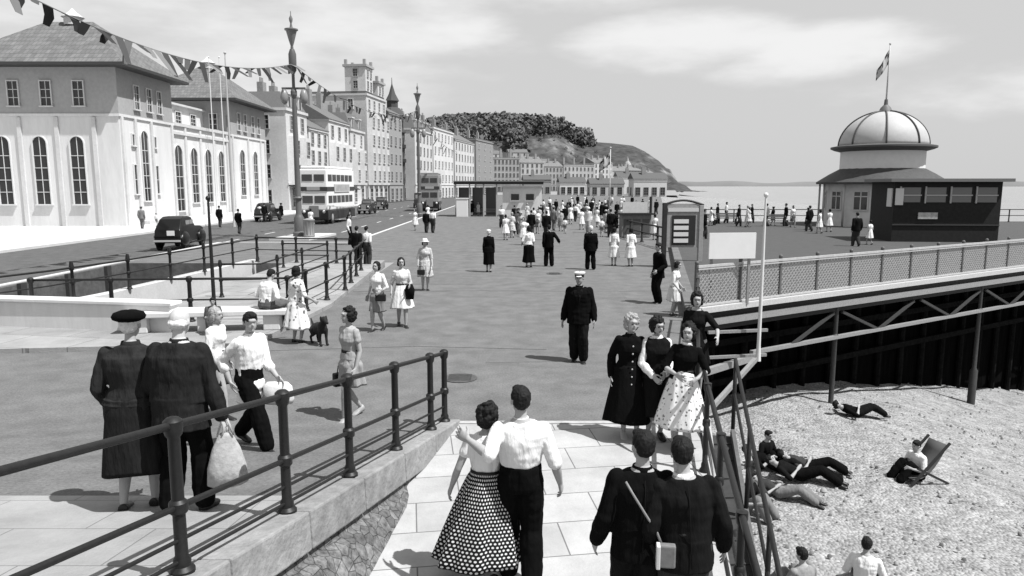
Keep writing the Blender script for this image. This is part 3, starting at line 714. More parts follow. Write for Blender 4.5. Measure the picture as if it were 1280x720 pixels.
def rub(y):
    zt, zp, xo = sect(y); zb = min(zt-.35, 9); h_ = max(0.0, zb-zp); bb_ = max(Xb(y), xo)
    xt = xo-.05
    return [(xo-.36, zt-.345), (xt, zt-.345), (xt+.02, max(zt-.42, zp-.3)), (xt+.10+(bb_-xt)*.1, max(zt-.46, zp-.32)), (max(bb_, xt+.1), min(zp-.05, zt-.47)), (xo-.36, zp-.4)]
wallpart(rub, 'rubble_face', rubblemat(), [9.4-.4*i for i in range(22)])

# stairwell opening beside the road: dark inner walls, pale surround
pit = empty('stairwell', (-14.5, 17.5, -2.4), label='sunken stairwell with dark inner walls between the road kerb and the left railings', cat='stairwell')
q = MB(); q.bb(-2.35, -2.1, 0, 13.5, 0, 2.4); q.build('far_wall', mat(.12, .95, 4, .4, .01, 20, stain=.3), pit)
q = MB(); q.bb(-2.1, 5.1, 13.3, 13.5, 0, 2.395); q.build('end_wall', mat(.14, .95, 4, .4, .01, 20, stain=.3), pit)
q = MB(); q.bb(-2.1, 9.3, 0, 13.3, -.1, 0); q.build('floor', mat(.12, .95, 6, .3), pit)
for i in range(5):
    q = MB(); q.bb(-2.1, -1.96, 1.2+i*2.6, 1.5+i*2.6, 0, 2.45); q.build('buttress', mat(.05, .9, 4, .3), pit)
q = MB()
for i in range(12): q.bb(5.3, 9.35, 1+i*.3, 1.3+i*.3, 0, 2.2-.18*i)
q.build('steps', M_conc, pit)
q = MB(); q.prism([(-12.9, 13.6), (-5.3, 14.5), (-4.95, 19.5), (-5.5, 31), (-9.4, 31), (-9.4, 19.6), (-12.9, 18.2)], -.2, .10)
q2 = structure(q, 'pale_surround', brickmat(.36, .22, 1.6, 1.1, .012, R(10), .12))
q = MB(); q.prism([(-17.5, 17.4), (-12.6, 17.4), (-11.9, 21), (-11.0, 31), (-11.35, 31), (-12.25, 21), (-12.9, 17.8), (-17.5, 17.8)], -2.4, .14)
q.thing('parapet_kerb', M_conc, 'low pale concrete kerb wall under the railing that skirts the sunken stairwell', 'wall')
q = MB(); q.prism([(-13.2, 16.5), (-7.5, 15.55), (-7.45, 15.9), (-13.2, 16.85)], .0, .68); q.prism([(-13.25, 16.45), (-7.45, 15.5), (-7.4, 15.95), (-13.25, 16.9)], .681, .76)
q.thing('low_white_wall', M_white, 'low whitewashed wall behind the elderly pair, left, in front of the stairwell railing', 'wall', bevel=.015)
q = empty('stone_bench', (-6.7, 15.9, .1), R(8), label='low white stone bench in front of the railing where the couple rests', cat='bench')
b1 = MB(); b1.bb(-1.9, 1.7, -.35, .35, .34, .46); b1.build('seat', M_white, q, bevel=.02)
for sx_ in (-1.5, -.1, 1.3): b1 = MB(); b1.bb(sx_-.18, sx_+.18, -.28, .28, 0, .34); b1.build('leg', M_white, q, bevel=.02)

# ------------------------------------------------------------------ railings
def railing(name, pts, label, zf, spacing=None, n=None, hts=(1.05, .5, .2, .09), rr=(.026, .022, .012, .012), m=M_iron, pr=.042, ball=True, ts=None, post_h=1.08, group=None):
    """pts: polyline of (x,y); posts at parameters ts or equally spaced"""
    P = [V((p[0], p[1], 0)) for p in pts]; seglen = [(P[i+1]-P[i]).length for i in range(len(P)-1)]; tot = sum(seglen)
    def pt_(s_):
        for i, l in enumerate(seglen):
            if s_ <= l+1e-6 or i == len(seglen)-1: p = P[i].lerp(P[i+1], min(1, s_/l)); p.z = zf(p); return p
            s_ -= l
    if ts is None:
        n = n or max(2, round(tot/spacing)+1); ts = [tot*i/(n-1) for i in range(n)]
        cum = 0
        for l in seglen[:-1]: cum += l; ts = [cum if abs(t-cum) < (spacing or 1)*.35 else t for t in ts]
    o0 = pt_(0); root = empty(name, o0, label=label, cat='railing', group=group)
    for s_ in ts:
        p = pt_(s_)-o0; q = MB()
        q.lathe([(pr*1.9, 0), (pr*1.9, .025), (pr*1.35, .05), (pr*1.35, .09), (pr, .12), (pr*.92, hts[0]-.08), (pr*1.25, hts[0]-.06), (pr*1.45, hts[0]-.02), (pr*1.45, hts[0]+.03), (pr*.9, post_h), (0, post_h+.01)], p, 14)
        q.build('post', m, root, auto=40)
        for h_ in hts[1:2]:
            c = MB(); c.lathe([(pr, -.05), (pr*1.45, -.03), (pr*1.45, .03), (pr, .05)], p+V((0, 0, h_)), 12); c.build('collar', m, root, auto=40)
    nodes = sorted(set(ts) | {0, tot})
    cum = 0; cs = []
    for l in seglen[:-1]: cum += l; cs.append(cum)
    nodes = sorted(set(list(nodes)+cs))
    for h_, r_ in zip(hts, rr):
        q = MB(); q.tube([pt_(s_)-o0+V((0, 0, h_)) for s_ in nodes], r_, 8); q.build('rail', m, root, smooth=True)
    return root
# near railing on the ramp wall
zw = lambda p: z_terr(p)+.05
pp = [(Xr(RB.y), RB.y), (Xr(2.2), 2.2)]
PY = [RB.y]+[solve(a, b, zw).y for a, b in ((533, 537), (492, 562), (437, 595), (355, 640), (232, 715))]; PY.append(PY[-1]-1.25)
def tpar(y): return (RB.y-y)/abs(RB.y-2.2)*math.hypot(RB.y-2.2, Xr(RB.y)-Xr(2.2))
railing('iron_railing', pp, 'black cast iron railing in the foreground on the stone coping, sloping up to the left', zw, ts=[tpar(y) for y in PY], post_h=1.02, hts=(.97, .44, .22, .08), rr=(.026, .022, .014, .014), pr=.04)
# railing along the outer edge of the path
zpp = lambda p: z_path(p)
railing('iron_railing', [(Xe(17.3), 17.3), (Xe(9.75)-.08, 9.75), (Xe(2)-.08, 2)], 'dark iron railing on the beach side of the path that the standing women lean against', zpp, spacing=1.55, hts=(1.05, .6, .2), rr=(.028, .02, .02), pr=.032)
# beach stairs outside it
st = empty('beach_steps', (Xe(9.6)+.06, 9.6, 0), label='narrow sloping stepway with pale side boards going down outside the path railing', cat='steps')
SLP = -.30; XD = .185
def sp3(u, off, z): return V((off-XD*u, -u, SLP*u+z))      # u metres towards the viewer
q = MB()
a_, b_ = sp3(0, .18, -.16), sp3(7.8, .18, -.16); q.beam(a_, b_, .3, .06)
for i in range(22): a = sp3(.2+i*.34, .18, -.125); q.beam(a-V((.14, 0, 0)), a+V((.14, 0, 0)), .03, .03)
q.build('treads', mat(.05, .9, 8, .3), st)
for off, v_, w_ in ((.0, .5, .07), (.36, .12, .05)):
    q = MB(); q.beam(sp3(0, off, -.1), sp3(7.8, off, -.1), w_, .2); q.build('stringer', mat(v_, .7, 8, .3), st)
for hh, off, r_, mm in ((.95, .36, .026, M_iron), (.5, .36, .02, M_iron), (.1, .02, .03, M_paleiron)):
    q = MB(); q.tube([sp3(0, off, hh), sp3(7.8, off, hh)], r_, 8); q.build('handrail', mm, st, smooth=True)
for i in range(6):
    q = MB(); p = sp3(.05+1.5*i, .36, -.1); q.tube([p, p+V((0, 0, 1.06))], .028, 8); q.build('post', M_iron, st, smooth=True)
    q = MB(); p = sp3(.3+1.5*i, .53, -.1); q.tube([p-V((.3, 0, 0)), V((p.x-.3, p.y, min(p.z-.2, -3.3)))], .06, 8); q.build('support', M_dark, st, smooth=True)
# stairwell railings
railing('stairwell_railing', [(-13.6, 15.6), (-12.4, 19), (-11.8, 22), (-11.0, 31)], 'long dark railing with square posts along the back of the sunken stairwell, left', lambda p: .14, spacing=2.1, hts=(.9, .5), rr=(.028, .02), pr=.045)
railing('stairwell_railing', [(-11.2, 16.6), (-5.35, 17.0), (-5.15, 22), (-6.0, 29.5), (-10.8, 30.4)], 'dark railing enclosing the stair opening behind the man in the white shirt', lambda p: .1, spacing=1.75, hts=(1.02, .52), rr=(.028, .02), pr=.05)
railing('stairwell_railing', [(-8.4, 20.6), (-7.3, 20.8), (-7.2, 28), (-9, 28.2)], 'inner handrail of the stair opening, seen inside the larger railing', lambda p: .1, spacing=2.3, hts=(.95, .5), rr=(.025, .02), pr=.04)

# ------------------------------------------------------------------ pier deck
dk = empty('pier_deck', A_, label='broad asphalt pier deck on iron girders over the beach, right', cat='pier')
def dl(p): return (p[0]-A_.x, p[1]-A_.y)
far = 62
poly = [deckp(0), deckp(34), (62, 50), (62, far), (Xe(far)+.02, far), (Xe(40)+.02, 40), (Xe(18.2)+.02, 18.2)]
q = MB(); q.prism([dl(p) for p in poly], -.14, 0); q.build('deck_surface', mat(.085, .95, 30, .2, .004, 60, stain=.12), dk)
def db(s0, s1, inn, z, w_, h_, m, name):
    q = MB(); a = deckp(s0, inn, z-DZ); b = deckp(s1, inn, z-DZ); q.beam((a.x-A_.x, a.y-A_.y, a.z), (b.x-A_.x, b.y-A_.y, b.z), w_, h_); return q.build(name, m, dk)
db(-.1, 34, -.05, DZ-.03, .22, .14, M_paleiron, 'edge_beam'); db(-.1, 34, .06, DZ-.18, .1, .2, M_black, 'shade_strip')  # black strips paint the shade in the gaps below the edge beams
db(-.1, 34, -.02, DZ-.37, .14, .17, M_ironl, 'edge_beam'); db(-.1, 34, .12, DZ-.52, .1, .2, M_black, 'shade_strip')
db(2.2, 34, .05, -1.14, .12, .1, M_ironl, 'lower_chord')
lo = [3.85+4.25*i for i in range(8)]; up = [5.95+4.25*i for i in range(7)]
for i in range(7):
    for a, b in ((deckp(lo[i], .05, -1.14), deckp(up[i]-.2, .05, -.4)), (deckp(up[i]+.2, .05, -.4), deckp(lo[i+1], .05, -1.14))):
        q = MB(); q.beam(a-A_, b-A_, .07, .08); q.build('diagonal', mat(.05, .6, 20, .3), dk)
for i in range(4):
    s_ = 5.95+8.5*i
    for inn, mm in ((.1, mat(.05, .6, 15, .3)),):
        p = deckp(s_, inn, 0)-A_; q = MB(); q.lathe([(.13, -9), (.13, -3.6), (.075, -3.5), (.07, -1.5), (.1, -1.42), (.1, -1.34), (.065, -1.3), (.065, -.5)], (p.x, p.y, 0), 14); q.build('column', mm, dk, auto=40)
for i, z in ((0, -.2), (1, -.82)):
    q = MB(); a = V((4.72, 17.0, z))-A_; b = V((6.25, 17.3, z))-A_; q.beam(a, b, .06, .07); q.build('cross_beam', M_ironl, dk)
q = MB(); q.beam(V((4.2, 15.2, -1.7))-A_, V((5.9, 17.0, -.85))-A_, .09, .1); q.build('strut', M_ironl, dk)
q = MB(); q.beam(V((4.3, 16.2, -1.02))-A_, V((6.3, 18.3, -1.12))-A_, .12, .16); q.build('cross_beam', M_ironl, dk)
pl_ = MB()
for i in range(26):
    p_ = deckp(1.3+1.45*i, 1.95, 0); pl_.tube([(p_.x, p_.y, -8), (p_.x, p_.y, -.2)], .11, 8)
for z_ in (-1.3, -2.5): a1_ = deckp(1.2, 1.85, z_); b1_ = deckp(38, 1.85, z_); pl_.beam(a1_, b1_, .12, .2)
pl_.thing('timber_piles', mat(.012, .95, 6, .6, .02, 12, .02), 'row of piles with cross rails, coloured near black for the gloom below the deck', 'piles', auto=40)  # gloom below the deck is put into this near-black colour
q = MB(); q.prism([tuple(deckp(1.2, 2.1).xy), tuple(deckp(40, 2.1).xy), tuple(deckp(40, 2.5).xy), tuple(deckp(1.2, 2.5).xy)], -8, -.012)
q.thing('under_deck_shade_wall', mat(.006, 1, 3, .6, .02, 8, .0, stretch=(3, 3, .3)), 'added near-black wall standing for the deep shade under the pier deck', 'wall')  # added wall: blocks the light from behind, its black paints the under-deck shade
q = MB()
for y0_, y1_ in ((18.0, 40), (40, 61.9)): q.prism([dl((Xe(y0_)-.28, y0_)), dl((Xe(y0_)+.06, y0_)), dl((Xe(y1_)+.06, y1_)), dl((Xe(y1_)-.28, y1_))], -.255, .006)
q.build('edge_step', M_asph, dk, bevel=.02)
# lattice railing of the deck
lr = empty('lattice_railing', deckp(0, 0, DZ), label='pale railing with criss-cross lattice panels along the front of the pier deck', cat='railing')
nn = 21; sp_ = 1.6
for i in range(nn):
    p = deckp(i*sp_, .04, 0)-V((A_.x, A_.y, 0)); q = MB(); q.box((p.x, p.y, .56), (.07, .07, 1.12), math.atan2(DD.y, DD.x)); q.ball((p.x, p.y, 1.15), .055); q.build('post', mat(.12, .5, 20, .2), lr)
    if i < nn-1:
        q = MB(); b0 = V((p.x, p.y, 0)); 
        W_, H0, H1 = sp_-.08, .1, .98; g = .14; r_ = .011
        for sgn in (1, -1):
            k = -int((H1-H0)/g)-1
            while k*g < W_:
                x0 = k*g; t0 = max(0, -x0); t1 = min(H1-H0, W_-x0)
                if t1 > t0+.02:
                    xa, za, xb, zb = x0+t0, t0, x0+t1, t1
                    if sgn < 0: xa, xb = W_-xa, W_-xb
                    q.beam(b0+DD*(xa+.04)+V((0, 0, H0+za)), b0+DD*(xb+.04)+V((0, 0, H0+zb)), .012, .022)
                k += 1
        q.build('lattice_panel', mat(.38, .6, 10, .2), lr)
for z, w_ in ((1.06, .06), (.99, .03), (.08, .05)):
    q = MB(); q.beam((0, 0, z), DD*sp_*(nn-1)+V((0, 0, z)), .05, w_); q.build('rail', mat(.5, .6, 10, .2), lr)
# railing at the back of the deck
rb = railing('deck_railing', [(Xe(61)+.3, 61), (60, 61)], 'distant dark railing at the seaward end of the pier deck', lambda p: DZ, spacing=2.6, hts=(1.05, .55), rr=(.035, .03), pr=.05, m=M_dark)

# ------------------------------------------------------------------ lamp posts, poles, bunting
def lamp(p, label):
    root = empty('street_lamp', p, label=label, cat='street lamp', group='tall street lamps along the kerb')
    q = MB(); q.lathe([(.42, 0), (.42, .35), (.33, .45), (.33, 1.3), (.24, 1.45), (.19, 1.6), (.17, 4.5), (.15, 8.2), (.1, 9.0), (.09, 12.0), (.06, 12.2)], (0, 0, 0), 16); q.build('column', mat(.13, .5, 20, .2), root, auto=40)
    q = MB(); q.box((0, 0, 9.5), (1.5, .12, .12)); q.lathe([(.13, 8.9), (.2, 9.1), (.2, 9.3), (.13, 9.5)]); q.build('cross_arm', mat(.13, .5), root)
    for s_ in (-1, 1):
        q = MB(); q.lathe([(.04, 0), (.14, -.05), (.24, -.35), (.26, -.6), (.18, -.85), (.05, -.95)], (s_*.62, 0, 9.45), 14); q.build('lantern', mat(.28, .3), root, smooth=True)
    q = MB(); q.lathe([(.1, 10.4), (.22, 10.6), (.24, 11.1), (.24, 11.6), (.14, 11.9)]); q.build('floodlight', mat(.12, .4), root, auto=40)
    q = MB(); q.lathe([(.08, 12.1), (.16, 12.35), (.33, 13.0), (.42, 13.05), (.42, 13.12), (.1, 13.2), (.05, 13.45), (.1, 13.6), (.12, 13.75), (.03, 13.95), (.02, 14.2)]); q.build('top_lantern', mat(.2, .35), root, auto=40)
    q = MB(); q.lathe([(.3, 2.6), (.22, 2.7), (.22, 2.5)]); q.build('collar', mat(.13, .5), root)
    return root
L1 = V((-13.85, 47, -.1)); L2 = V((-10.1, 79, -.1)); L0 = V((-16.5, 17, -.1)); L3 = V((-7, 117, -.1))
q = MB(); q.prism([(-15.2, 45), (-12.7, 45), (-12.2, 50), (-14.7, 50)], -.12, .03); structure(q, 'traffic_island', M_conc)
lamp(L1, 'tall ornate lamp post nearest the viewer on the traffic island, bunting tied to it'); lamp(L2, 'tall ornate lamp post second along the kerb beside the dark cars')
q = MB(); q.lathe([(.33, 0), (.36, .1), (.33, .15), (.33, 1.0), (.37, 1.05), (.37, 1.12), (.1, 1.2)], (0, 0, 0), 16)
for a in range(12): q.tube([(.34*math.cos(a*.5236), .34*math.sin(a*.5236), .15), (.34*math.cos(a*.5236), .34*math.sin(a*.5236), 1.0)], .015, 6)
q.build('litter_bin', mat(.3, .6), None, auto=40); o = bpy.context.scene.objects['litter_bin']; o.location = (-13.0, 46.2, .03); tag(o, 'grey ribbed litter bin at the foot of the near tall lamp post', 'litter bin')
def pole(x, y, z0, h, r, m, name, label, cat, lean=0):
    q = MB(); q.tube([(0, 0, 0), (0, 0, .4), (0, 0, h*.6), (lean, 0, h)], [r*1.5, r, r*.85, r*.5], 10); q.ball((lean, 0, h+r*.7), r*1.3, nu=8, nv=6)
    o = q.build(name, m, auto=40); o.location = (x, y, z0); return tag(o, label, cat)
p = atY(263, 300, 18.2); pole(p.x, 18.2, 0, 2.95, .05, M_iron, 'iron_pole', 'slim dark iron pole rising above the railings near the black car', 'pole')
p = atY(291, 250, 60); pole(p.x, 60, -.1, 13.9, .09, mat(.5, .5), 'flagpole', 'thin grey pole at the far kerb in front of the white arched windows', 'pole')
for px_, lb in ((265, 'left one of two white flagpoles standing before the far hipped roof'), (278, 'right one of two white flagpoles standing before the far hipped roof')):
    p = atY(px_, 150, 76); pole(p.x, 76, 0, 16.2, .07, M_white, 'flagpole', lb, 'flagpole')
pole(5.95, 17.0, -.9, 3.95, .045, M_white, 'white_pole', 'thin white pole clamped to the end of the pier girder', 'pole')
def flag(px_, Y, z0, h, fw_, fh, label, m, name='flagpole', drop=.35, m2=None):
    p = atY(px_, 250, Y); root = empty(name, (p.x, Y, z0), label=label, cat='flagpole')
    q = MB(); q.tube([(0, 0, 0), (0, 0, h)], [.06, .035], 10); q.ball((0, 0, h+.06), .08); q.build('pole', mat(.55, .5, 10, .2), root, smooth=True)
    q = MB(); n_ = 12; vs = []; fs = []
    for i in range(n_+1):
        u = i/n_
        for j in range(5):
            v = j/4; vs.append((-fw_*u*.55, .10*math.sin(u*7+v)*u*fw_, h-.25-fh*v*(1-.25*u)-drop*fw_*u*1.9))
    for i in range(n_):
        for j in range(4): a = i*5+j; fs.append((a, a+1, a+6, a+5))
    q.add(vs, fs); o = q.build('flag', m, root, smooth=True); md = o.modifiers.new('s', 'SOLIDIFY'); md.thickness = .02
    me = o.data; ul = me.uv_layers.new(name='uv'); me.materials.append(m2 or m)
    for pi, pl in enumerate(me.polygons):
        i, j = divmod(pi, 4)
        if m2 and (j in (1, 2) and 0 or i in (5, 6) or j == 2 or abs(i/12-j/4) < .09 or abs(1-i/12-j/4) < .09): pl.material_index = 1
    return root
flag(762, 60, 0, 6.3, 1.6, 1.0, 'striped dark flag on a thin pole above the far crowd', mat(.04, .9), drop=.3, m2=mat(.5, .9))

# bunting from lamp to lamp
def bunting(P, Q, sag, n, label, seed):
    root = empty('bunting', P, label=label, cat='bunting'); r2 = random.Random(seed); d = Q-P
    def c(t): return d*t+V((0, 0, -sag*4*t*(1-t)))
    q = MB(); q.tube([c(i/40) for i in range(41)], .02, 5); q.build('string', mat(.2, .9), root)
    for i in range(n):
        t = (i+.5)/n; a = c(t); b = c(t+.35/n); wv = r2.uniform(-.9, .9); L_ = r2.uniform(.6, 1.2); side = V((r2.uniform(.1, .9), r2.uniform(-.2, .2), 0))
        q = MB(); e = V((r2.uniform(-.5, .9), wv*.5, -L_*r2.uniform(.3, 1))); mid1 = a.lerp(a+e, .5)+V((.0, .12*wv, 0)); w2 = (b-a).normalized()*.5
        vs = [a, a+w2, mid1+w2*.9, mid1, a+e+w2*.6, a+e]; vs2 = [v+V((.012, .012, 0)) for v in vs]
        q.add(vs+vs2, [(0, 1, 2, 3), (3, 2, 4, 5), (9, 8, 7, 6), (11, 10, 8, 9), (0, 3, 9, 6), (3, 5, 11, 9), (1, 7, 8, 2), (2, 8, 10, 4), (0, 6, 7, 1), (5, 4, 10, 11)])
        q.build('pennant', mat(r2.choice([.02, .05, .04, .08, .2, .06]), .95), root)
B1 = L1+V((0, 0, 11.0)); B2 = L2+V((0, 0, 11.4)); B0 = V((-16.6, 14, 11.5)); B3 = V((-8.5, 112, 8.5))
bunting(B0, B1, 2.2, 52, 'string of mixed pennants sagging from the left edge to the near tall lamp post', 3)
bunting(B1, B2, 1.6, 34, 'string of mixed pennants between the two tall lamp posts', 5)
bunting(B2, B3, 1.0, 16, 'dark string of pennants dropping away beyond the second lamp post', 9)

# wear on the tarmac: patches, joints, drain covers
q = MB()
for (x0, y0, w_, l_) in ((-.5, 13.2, 1.6, 1.1), (-3.4, 24, 2.2, 3.2), (2.2, 21, 1.2, 4.5), (-2.2, 33, 5, 1.0), (3.5, 40, 3, 2.4), (-6, 12.2, 1.4, .9)): q.prism([(x0, y0), (x0+w_, y0+.1), (x0+w_-.1, y0+l_), (x0+.15, y0+l_-.1)], .001, .004)
structure(q, 'tarmac_patch', mat(.175, .95, 50, .3, .006, 80, .1, stain=.15))
q = MB()
for pts in ([(-5, 22.4), (-1, 22.55), (3, 22.4), (5.4, 22.6)], [(-4.9, 14.2), (-2, 14.6), (.7, 14.3)], [(-9, 36.2), (-2, 36), (8, 36.3)]):
    for a, b in zip(pts[:-1], pts[1:]):
        d_ = (V(b)-V(a)).normalized(); n_ = V((-d_.y, d_.x))*.012; q.prism([tuple(V(a)+n_), tuple(V(a)-n_), tuple(V(b)-n_), tuple(V(b)+n_)], .001, .0065)
structure(q, 'tarmac_joint', mat(.14, .9, 20, .4))
for x, y, lb in ((-.9, 12.1, 'round iron drain cover in the tarmac near the top of the paved path'), (1.6, 27, 'small round drain cover in the tarmac beyond the capped man')):
    q = MB(); q.lathe([(.3, .001), (.3, .012), (.26, .016), (0, .016)], (0, 0, 0), 24)
    for i in range(-3, 4): q.bb(-.2, .2, i*.06-.012, i*.06+.012, .016, .024)
    o = q.build('drain_cover', mat(.09, .6, 20, .4), auto=40); o.location = (x, y, .002); tag(o, lb, 'drain cover')

# ------------------------------------------------------------------ buildings
WC = {}
def window_at(parent, x, z, w_, h_, face='front', depth=0, arched=False, mf=None, mp=None, bars=(1, 2), sill=True, y=0, rec=.09, name='window'):
    """window centred at x, foot at z on the local plane y; facing -Y (front). Frame with reveal, pane, sill."""
    mf = mf or M_white; mp = mp or M_glass; key = (round(w_, 2), round(h_, 2), arched, mf.name, mp.name, bars, sill)
    if key not in WC:
        f = MB(); t = .09
        if arched:
            r = w_/2; hh = h_-r; n_ = 12
            outer = [(-r-t, 0), (-r-t, hh)]+[((r+t)*-math.cos(math.pi*i/n_), hh+(r+t)*math.sin(math.pi*i/n_)) for i in range(1, n_)]+[(r+t, hh), (r+t, 0)]
            inner = [(-r, 0), (-r, hh)]+[(r*-math.cos(math.pi*i/n_), hh+r*math.sin(math.pi*i/n_)) for i in range(1, n_)]+[(r, hh), (r, 0)]
            m_ = len(outer); vs = [(a, -.12, b) for a, b in outer]+[(a, -.12, b) for a, b in inner]+[(a, .0, b) for a, b in outer]+[(a, .0, b) for a, b in inner]
            fs = []
            for i in range(m_-1): fs += [(i, m_+i, m_+i+1, i+1), (m_+i, 3*m_+i, 3*m_+i+1, m_+i+1), (i+1, 2*m_+i+1, 2*m_+i, i)]
            f.add(vs, fs)
            p = MB(); p.add([(a, -.02, b) for a, b in inner], [tuple(range(m_))]); hb = hh
        else:
            f.bb(-w_/2-t, -w_/2, -.12, 0, 0, h_); f.bb(w_/2, w_/2+t, -.12, 0, 0, h_); f.bb(-w_/2-t, w_/2+t, -.12, 0, h_, h_+t)
            p = MB(); p.bb(-w_/2, w_/2, -.03, -.01, 0, h_); hb = h_
        for i in range(bars[0]): a = -w_/2+w_*(i+1)/(bars[0]+1); f.bb(a-.025, a+.025, -.06, -.032, 0, hb+(h_-hb)*.9)
        for i in range(bars[1]): b = hb*(i+1)/(bars[1]+1)*1.0; f.bb(-w_/2, w_/2, -.062, -.034, b-.025, b+.025)
        if sill: f.bb(-w_/2-.16, w_/2+.16, -.2, 0, -.1, -.002)
        me = f.mesh(name); me.materials.append(mf); mp_ = p.mesh('pane'); mp_.materials.append(mp); WC[key] = (me, mp_)
    me, pe = WC[key]
    o = bpy.data.objects.new(name, me); C.objects.link(o); o.parent = parent
    if face == 'front': o.location = (x, y, z)
    elif face == 'side': o.location = (depth, x, z); o.rotation_euler = (0, 0, R(90))
    elif face == 'near': o.location = (depth, x, z); o.rotation_euler = (0, 0, R(-90))
    g = bpy.data.objects.new('pane', pe); C.objects.link(g); g.parent = o
    return o
def bldg(p0, p1, depth, h, label, storeys=4, cols=3, roof='flat', m=None, mroof=None, ww=1.0, wh=1.7, bays=False, name='town_house', chim=2, gf=3.4, side=2, cat='house', pane=None, rh=3, awn=False, group=None, blind=0, mf=None):
    """local x along p0->p1, front faces local -Y; p0 is the nearer end"""
    p0 = V((p0[0], p0[1], 0)); p1 = V((p1[0], p1[1], 0)); d = p1-p0; ln = d.length
    root = empty(name, p0, math.atan2(d.y, d.x), label=label, cat=cat, group=group); m = m or M_white; mroof = mroof or M_slate
    q = MB(); q.bb(0, ln, 0, depth, 0, h); q.build('wall', m, root)
    q = MB(); q.bb(-.15, ln+.15, -.2, depth+.2, h, h+.35)
    q.bb(-.1, ln+.1, -.12, -.003, gf, gf+.22); q.build('cornice', m, root)
    if roof == 'flat': q = MB(); q.bb(.2, ln-.2, .2, depth-.2, h+.35, h+.8); q.build('roof', mroof, root)
    elif roof == 'hip':
        q = MB(); i_ = min(ln, depth)*.45; e = .7; z = h+.36
        q.add([(-e, -e, z), (ln+e, -e, z), (ln+e, depth+e, z), (-e, depth+e, z), (i_, depth/2 if ln > depth else i_, z+rh), (ln-i_, depth/2 if ln > depth else depth-i_, z+rh)] if ln > depth else
              [(-e, -e, z), (ln+e, -e, z), (ln+e, depth+e, z), (-e, depth+e, z), (ln/2, i_, z+rh), (ln/2, depth-i_, z+rh)],
              [(3, 2, 1, 0), (0, 1, 5, 4), (2, 3, 4, 5), (1, 2, 5), (3, 0, 4)] if ln > depth else [(3, 2, 1, 0), (0, 1, 4), (1, 2, 5, 4), (2, 3, 5), (3, 0, 4, 5)])
        q.build('roof', mroof, root)
    elif roof == 'gable':
        q = MB(); z = h+.3; e = .3; q.add([(-e, -e, z), (ln+e, -e, z), (ln+e, depth+e, z), (-e, depth+e, z), (-e, depth/2, z+rh), (ln+e, depth/2, z+rh)], [(3, 2, 1, 0), (0, 1, 5, 4), (2, 3, 4, 5), (1, 2, 5), (3, 0, 4)]); q.build('roof', mroof, root)
    elif roof == 'mansard':
        q = MB(); z = h+.35; e = 1.1; q.add([(0, 0, z), (ln, 0, z), (ln, depth, z), (0, depth, z), (e, e, z+rh), (ln-e, e, z+rh), (ln-e, depth-e, z+rh), (e, depth-e, z+rh)], [(3, 2, 1, 0), (4, 5, 6, 7), (0, 1, 5, 4), (1, 2, 6, 5), (2, 3, 7, 6), (3, 0, 4, 7)]); q.build('roof', mroof, root)
        for i in range(cols):
            x = ln*(i+.5)/cols; q = MB(); q.bb(x-.6, x+.6, .15, 1.4, z, z+1.9); q.prism([(x-.75, .0), (x+.75, .0), (x+.75, 1.5), (x-.75, 1.5)], z+1.9, z+2.1); dm = q.build('dormer', m, root)
            q = MB(); q.bb(x-.35, x+.35, .12, .145, z+.3, z+1.6); q.build('pane', M_glass, dm)
    for i in range(chim):
        x = ln*(i+.3)/max(1, chim)+.5; q = MB(); q.bb(x-.6, x+.6, depth*.3, depth*.3+.8, h+.3, h+rh+1.6)
        for j in range(3): q.lathe([(.13, 0), (.11, .6)], (x-.35+.35*j, depth*.3+.4, h+rh+1.6), 8)
        q.build('chimney', mat(.3, .9, 6, .3), root)
    fl = (h-gf)/(storeys-1) if storeys > 1 else 0
    for s_ in range(storeys):
        z = gf+fl*(s_-1)+fl*.28 if s_ else .5; hh = min(wh, fl*.6) if s_ else 2.2
        for i in range(cols):
            x = ln*(i+.5)/cols
            if bays and 0 < s_ < storeys-1:
                if s_ == 1:
                    q = MB(); bw_ = ww*1.25; q.prism([(x-bw_, 0), (x-bw_*.6, -.75), (x+bw_*.6, -.75), (x+bw_, 0)], gf, gf+fl*(storeys-2)); bb_ = q.build('bay', m, root)
                window_at(root, x, z, ww*.95, hh, y=-.755, pane=None) if 0 else window_at(root, x, z, ww*1.0, hh, y=-.755, mp=pane, mf=mf)
            else: window_at(root, x, z, ww*(1.5 if s_ == 0 else 1), hh, mp=pane, mf=mf)
        for i in range(side):
            window_at(root, depth*(i+.5)/side, z, ww*.9, hh, 'near', 0, mp=pane, mf=mf)
    if awn:
        q = MB(); q.prism([(0.2, 0), (0.2, -1.8), (ln-.2, -1.8), (ln-.2, 0)], [gf-.1, gf-.8, gf-.8, gf-.1], [gf, gf-.7, gf-.7, gf]); q.build('awning', M_dark, root)
    return root
FX = -31.5
